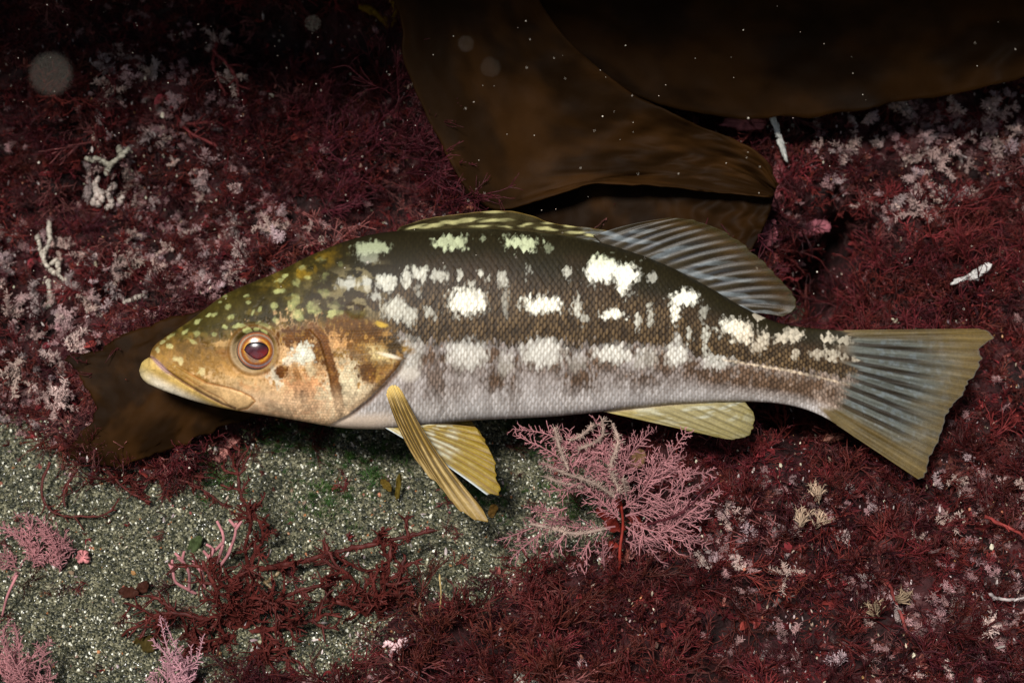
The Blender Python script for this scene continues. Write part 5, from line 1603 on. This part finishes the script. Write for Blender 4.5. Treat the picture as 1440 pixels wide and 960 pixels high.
# ------------------------------------------------------------------ single small finds
def crust(name, px, py, outline, label, cat, col, lift=.003, mat=None, thick=.0016, bump=.0015, seed=0):
    """a lumpy plate from an outline given as photo offsets"""
    b0 = seat1(px, py); b0[2] -= lift
    ol = spline(outline + [outline[0]], 65)[:-1] * S
    ol = ol + (RNG.random((64, 2)) - .5) * .0011 + .0016 * np.stack([fbm(ol[:, 0] * 700 + 40, ol[:, 1] * 700 + 40, seed + 20) - .5, fbm(ol[:, 0] * 700 + 80, ol[:, 1] * 700 + 80, seed + 21) - .5], 1)
    rg = np.array([1.0, 1.0, .93, .7, .45, .2, .02]); V = []; Cc = []
    dep = np.array([thick, .2 * thick, -.3 * thick, -.5 * thick, -.6 * thick, -.65 * thick, -.7 * thick])
    cen = ol.mean(0)
    for r_, d_ in zip(rg, dep):
        p = cen + (ol - cen) * r_
        n_ = fbm(p[:, 0] * 600 + 30, p[:, 1] * 600 + 30, seed) - .5
        V.append(np.stack([p[:, 0], d_ + bump * n_ * 2, -p[:, 1]], -1))
        Cc.append(np.outer(.45 + 1.1 * fbm(p[:, 0] * 1100 + 7, p[:, 1] * 1100 + 7, seed + 3), col))
    m = len(ol); i = np.arange(len(rg) - 1)[:, None] * m; k = np.arange(m)[None]
    q = np.stack([i + k, i + (k + 1) % m, i + m + (k + 1) % m, i + m + k], -1).reshape(-1, 4)
    return obj(name, mesh_np(name, np.vstack(V), q, None, np.vstack(Cc), True, mat or M_PINK), None, label, cat, loc=W(*b0), rot=ROT)


crust('coralline_crust', 318, 630, [(-17, 18), (-12, 6), (-15, -6), (-6, -14), (10, -19), (21, -16), (18, -7), (8, 0), (3, 14), (-6, 20)], 'flat salmon pink coralline crust flake on sand below the jaw', 'seaweed', np.array([.48, .20, .17]), .008, seed=1)
crust('coralline_crust', 1142, 322, [(-28, 14), (-22, -2), (-8, -12), (10, -14), (24, -6), (22, 6), (8, 8), (-10, 14)], 'pink coralline crust shelf beside the dark hollow behind the dorsal fin', 'seaweed', np.array([.27, .085, .105]), .012, bump=.003, seed=2)
crust('coralline_crust', 1075, 330, [(-14, 22), (-6, 0), (2, -22), (14, -18), (18, 0), (8, 18)], 'rose coralline crust on rock at the edge of the short kelp', 'seaweed', np.array([.26, .08, .095]), .008, bump=.003, seed=3)
crust('coralline_crust', 1040, 175, [(-34, 4), (-16, -10), (10, -12), (34, -8), (36, 6), (14, 14), (-10, 10)], 'reddish pink crust glimpsed in the gap between two kelp blades', 'seaweed', np.array([.30, .09, .09]), .010, seed=4)
crust('coralline_crust', 120, 782, [(-8, 8), (-8, -8), (7, -9), (8, 7)], 'small square pink crust chip on sand at the end of the pink tuft', 'seaweed', np.array([.52, .20, .20]), .006, seed=5)
crust('coralline_crust', 672, 283, [(-16, 14), (-2, -14), (12, -10), (22, 10), (6, 16)], 'orange pink crust corner showing at the foot of the big kelp', 'seaweed', np.array([.24, .08, .05]), .012, seed=6)
crust('coralline_crust', 1085, 280, [(-10, 40), (-6, -10), (4, -50), (16, -60), (22, -20), (14, 30)], 'rosy encrusted rib of rock along the rounded end of the big kelp', 'seaweed', np.array([.30, .10, .11]), .002, seed=7)
crust('shell_shard', 1090, 205, [(-12, -40), (-4, -42), (4, -16), (16, 24), (12, 28), (2, 6), (-6, -20)], 'long white shell shard leaning below the dark kelp', 'shell', np.array([.62, .60, .56]), .012, M_BIT, .001, .0004, seed=8)
crust('shell_shard', 1358, 388, [(-32, 14), (-30, 8), (-6, -2), (16, -16), (26, -18), (27, -10), (12, 0), (8, 8), (-8, 8)], 'white worn shell splinter lying on crimson turf above the tail', 'shell', np.array([.62, .58, .56]), .018, M_BIT, .001, .0006, seed=9)
crust('shell_shard', 1250, 452, [(-5, -4), (2, -3), (7, 3), (2, 4)], 'tiny cream shell chip on turf just above the tail fin', 'shell', np.array([.7, .62, .45]), .016, M_BIT, .001, .0002, seed=10)
crust('orange_sponge', 1163, 612, [(-14, 6), (-8, -3), (4, -6), (18, -4), (17, 3), (4, 5), (-4, 9)], 'orange tan sponge lump below the tail stalk', 'sponge', np.array([.50, .25, .12]), .014, M_BIT, .002, .001, seed=11)
crust('shell_shard', 738, 948, [(-16, 8), (-14, -6), (2, -9), (16, -4), (16, 9)], 'round greyish cream shell among brown red brushes', 'shell', np.array([.50, .44, .36]), .012, M_BIT, .002, .0008, seed=12)


def twiggy(name, paths, base, label, cat, r, col, lift=.012, mat=None, sides=7):
    b0 = seat1(*base); b0[2] -= lift; t_ = Tubes()
    for pts in paths:
        P = np.array([local(x, y, b0[2] + z, b0) for x, y, z in pts]); n = max(8, 9 * len(pts)); Q = spline(P, n)
        Q = Q + rng.normal(0, r * .22, Q.shape)
        rr = r * (0.55 + .7 * vnoise(np.linspace(0, n / 4.5, n), np.full(n, len(pts) * 3.1 + pts[0][0]), int(base[0])))
        rr[-1] *= .3; rr[0] *= .3
        t_.add(Q, rr, np.outer(.75 + .5 * rng.random(n), col), sides)
    return thing_at(name, t_, mat or M_BIT, b0, label, cat)


CC = np.array([.46, .40, .33])
twiggy('pale_sponge', [[(148, 246, 0), (156, 232, -.004), (172, 218, -.006), (182, 208, -.006)], [(156, 232, -.004), (138, 226, -.003), (120, 222, 0)], [(170, 220, -.005), (166, 206, -.004)]], (155, 232), 'forked cream coloured sponge on the upper reef wall', 'sponge', .0017, CC)
twiggy('pale_sponge', [[(130, 288, 0), (137, 274, -.004), (134, 258, -.004), (141, 250, -.002)], [(137, 288, 0), (143, 279, -.004), (141, 266, -.005)], [(150, 294, 0), (157, 286, -.003), (152, 270, -.004), (163, 258, -.002)], [(168, 288, 0), (173, 276, -.003)]], (145, 280), 'lumpy cream coloured sponge cluster on the upper reef wall', 'sponge', .0018, CC * .9)
twiggy('pale_sponge', [[(68, 310, 0), (70, 335, -.005), (62, 362, -.006), (68, 378, -.005)], [(68, 378, -.005), (82, 384, -.004), (80, 366, -.004), (72, 372, -.004)], [(68, 392, 0), (70, 415, -.003), (68, 436, 0)], [(52, 330, 0), (58, 356, -.003), (62, 362, -.005)], [(82, 388, -.004), (92, 394, -.003)]], (70, 370), 'long knotted grey cream sponge running down the reef wall', 'sponge', .0014, CC)
twiggy('pale_sponge', [[(175, 425, 0), (190, 420, -.004), (203, 413, -.003)], [(190, 432, 0), (200, 434, -.003), (196, 444, 0)]], (190, 424), 'small cream sponge finger above the torn kelp', 'sponge', .0014, CC * 1.1)
def fan(px, py, parts, label, col, lift=.008):
    """many thin curled fingers spreading from short stalks"""
    b0 = seat1(px, py); b0[2] -= lift; t_ = Tubes()
    for (x, y, ang, L, n, sp) in parts:
        o = local(x, y, b0[2], b0)
        for k in range(n * 3):
            an = ang + sp * rng.uniform(-1, 1)
            d = np.array([math.cos(an), rng.normal(-.3, .4), math.sin(an)])
            q = wander(o + rng.normal(0, .0008, 3), d, L * rng.uniform(.5, 1.1), 7, rng, .5, (rng.normal(0, .5), 0, .5))
            t_.add(q, np.array([.0003, .00035, .0004, .00042, .00045, .0004, .0002]), np.outer(np.linspace(.55, 1.3, 7), col * rng.uniform(.7, 1.2)), 4)
            e = q[-1]
            for m in range(4):
                t_.add(np.array([e, e + rng.normal(0, .0011, 3)]), [.0002, .0001], col * rng.uniform(.9, 1.4), 3)
    return thing_at('bryozoan_fan', t_, M_PALE, b0, label, 'bryozoan')


fan(1140, 725, [(1150, 704, 1.75, .010, 7, .5), (1126, 738, 1.35, .009, 6, .4), (1150, 738, 1.2, .007, 6, .6)], 'tan fan of finger-like bryozoan lobes below the tail', np.array([.36, .25, .18]))
fan(1245, 855, [(1232, 866, 1.9, .008, 6, .5), (1262, 842, .1, .007, 5, .3)], 'yellowish bryozoan fan on the lower red reef beside a thin red stem', np.array([.33, .24, .15]))
twiggy('pale_bryozoan', [[(1395, 838, 0), (1415, 843, -.006), (1445, 840, -.004)], [(1400, 842, 0), (1392, 834, -.002)]], (1415, 840), 'thin white curved tube lying on the lower red reef', 'worm tube', .0009, np.array([.55, .48, .45]), .012)
twiggy('pale_coral', [[(548, 920, 0), (556, 908, -.006), (566, 898, -.008)], [(556, 908, -.006), (546, 903, -.006), (540, 906, -.006)], [(558, 908, -.006), (570, 906, -.008), (570, 896, -.008)], [(560, 910, -.004), (562, 918, -.003)]], (556, 908), 'pale pink knobbly coral scrap among brown red brushes', 'coral', .0012, np.array([.60, .42, .40]), .016)
twiggy('hydroid_stem', [[(618, 862, 0), (620, 835, -.014), (618, 806, -.018)]], (618, 850), 'thin straw coloured stem standing in front of the sand', 'hydroid', .0005, np.array([.42, .28, .13]), .012)
twiggy('hydroid_stem', [[(593, 868, 0), (590, 855, -.008), (592, 846, -.01)]], (592, 860), 'short curved straw coloured stem in the brown red brushes', 'hydroid', .0005, np.array([.42, .33, .2]), .012)
twiggy('tan_sponge', [[(362, 808, 0), (375, 820, -.006), (382, 828, -.006)], [(375, 818, -.006), (388, 808, -.008), (393, 803, -.008)], [(372, 836, 0), (385, 842, -.005)]], (375, 820), 'tan forked sponge bit in the middle of the sprawling red clump', 'sponge', .0010, np.array([.34, .22, .12]), .02)
twiggy('yellow_stem', [[(505, 8, -.01), (530, 20, -.02), (550, 34, -.018), (556, 12, -.02), (545, -12, -.02)]], (530, 20), 'mustard coloured kelp stem curling beside the big kelp at the added ledge', 'kelp', .0020, np.array([.16, .09, .01]), .01, M_KELP)

# ------------------------------------------------------------------ drifting specks in the water
import bmesh
bmx = bmesh.new(); bmesh.ops.create_icosphere(bmx, subdivisions=1, radius=1.0)
me = bpy.data.meshes.new('speck'); bmx.to_mesh(me); bmx.free()
at = me.color_attributes.new('tint', 'FLOAT_COLOR', 'POINT'); cc = np.ones((len(me.vertices), 4), np.float32); cc[:, :3] = (.70, .62, .52)
at.data.foreach_set('color', cc.ravel()); me.materials.append(M_SNOW)
spk = library('speck', [me])
n = 420
NEAR = [(72, 105, -.72, .0007), (440, 33, -.5, .00032), (655, 62, -.5, .00028), (690, 95, -.55, .0003)]
c = RNG.uniform(-.16, .05, n); f = (D + c) / D
px = RNG.uniform(-150, 1590, n); py = np.where(RNG.random(n) < .6, RNG.uniform(-60, 420, n), RNG.uniform(-60, 1000, n))
sz = RNG.uniform(.00010, .00028, n) * (1 + (RNG.random(n) > .95))
px = np.concatenate([px, [q[0] for q in NEAR]]); py = np.concatenate([py, [q[1] for q in NEAR]]); c = np.concatenate([c, [q[2] for q in NEAR]]); sz = np.concatenate([sz, [q[3] for q in NEAR]])
f = (D + c) / D; n = len(c)
scatter('drifting_specks', wpts((px - 720) * S * f, (480 - py) * S * f, c), RNG.normal(0, 1, (n, 3)), sz, spk, 1, 'tiny pale specks drifting in the water', 'particles')
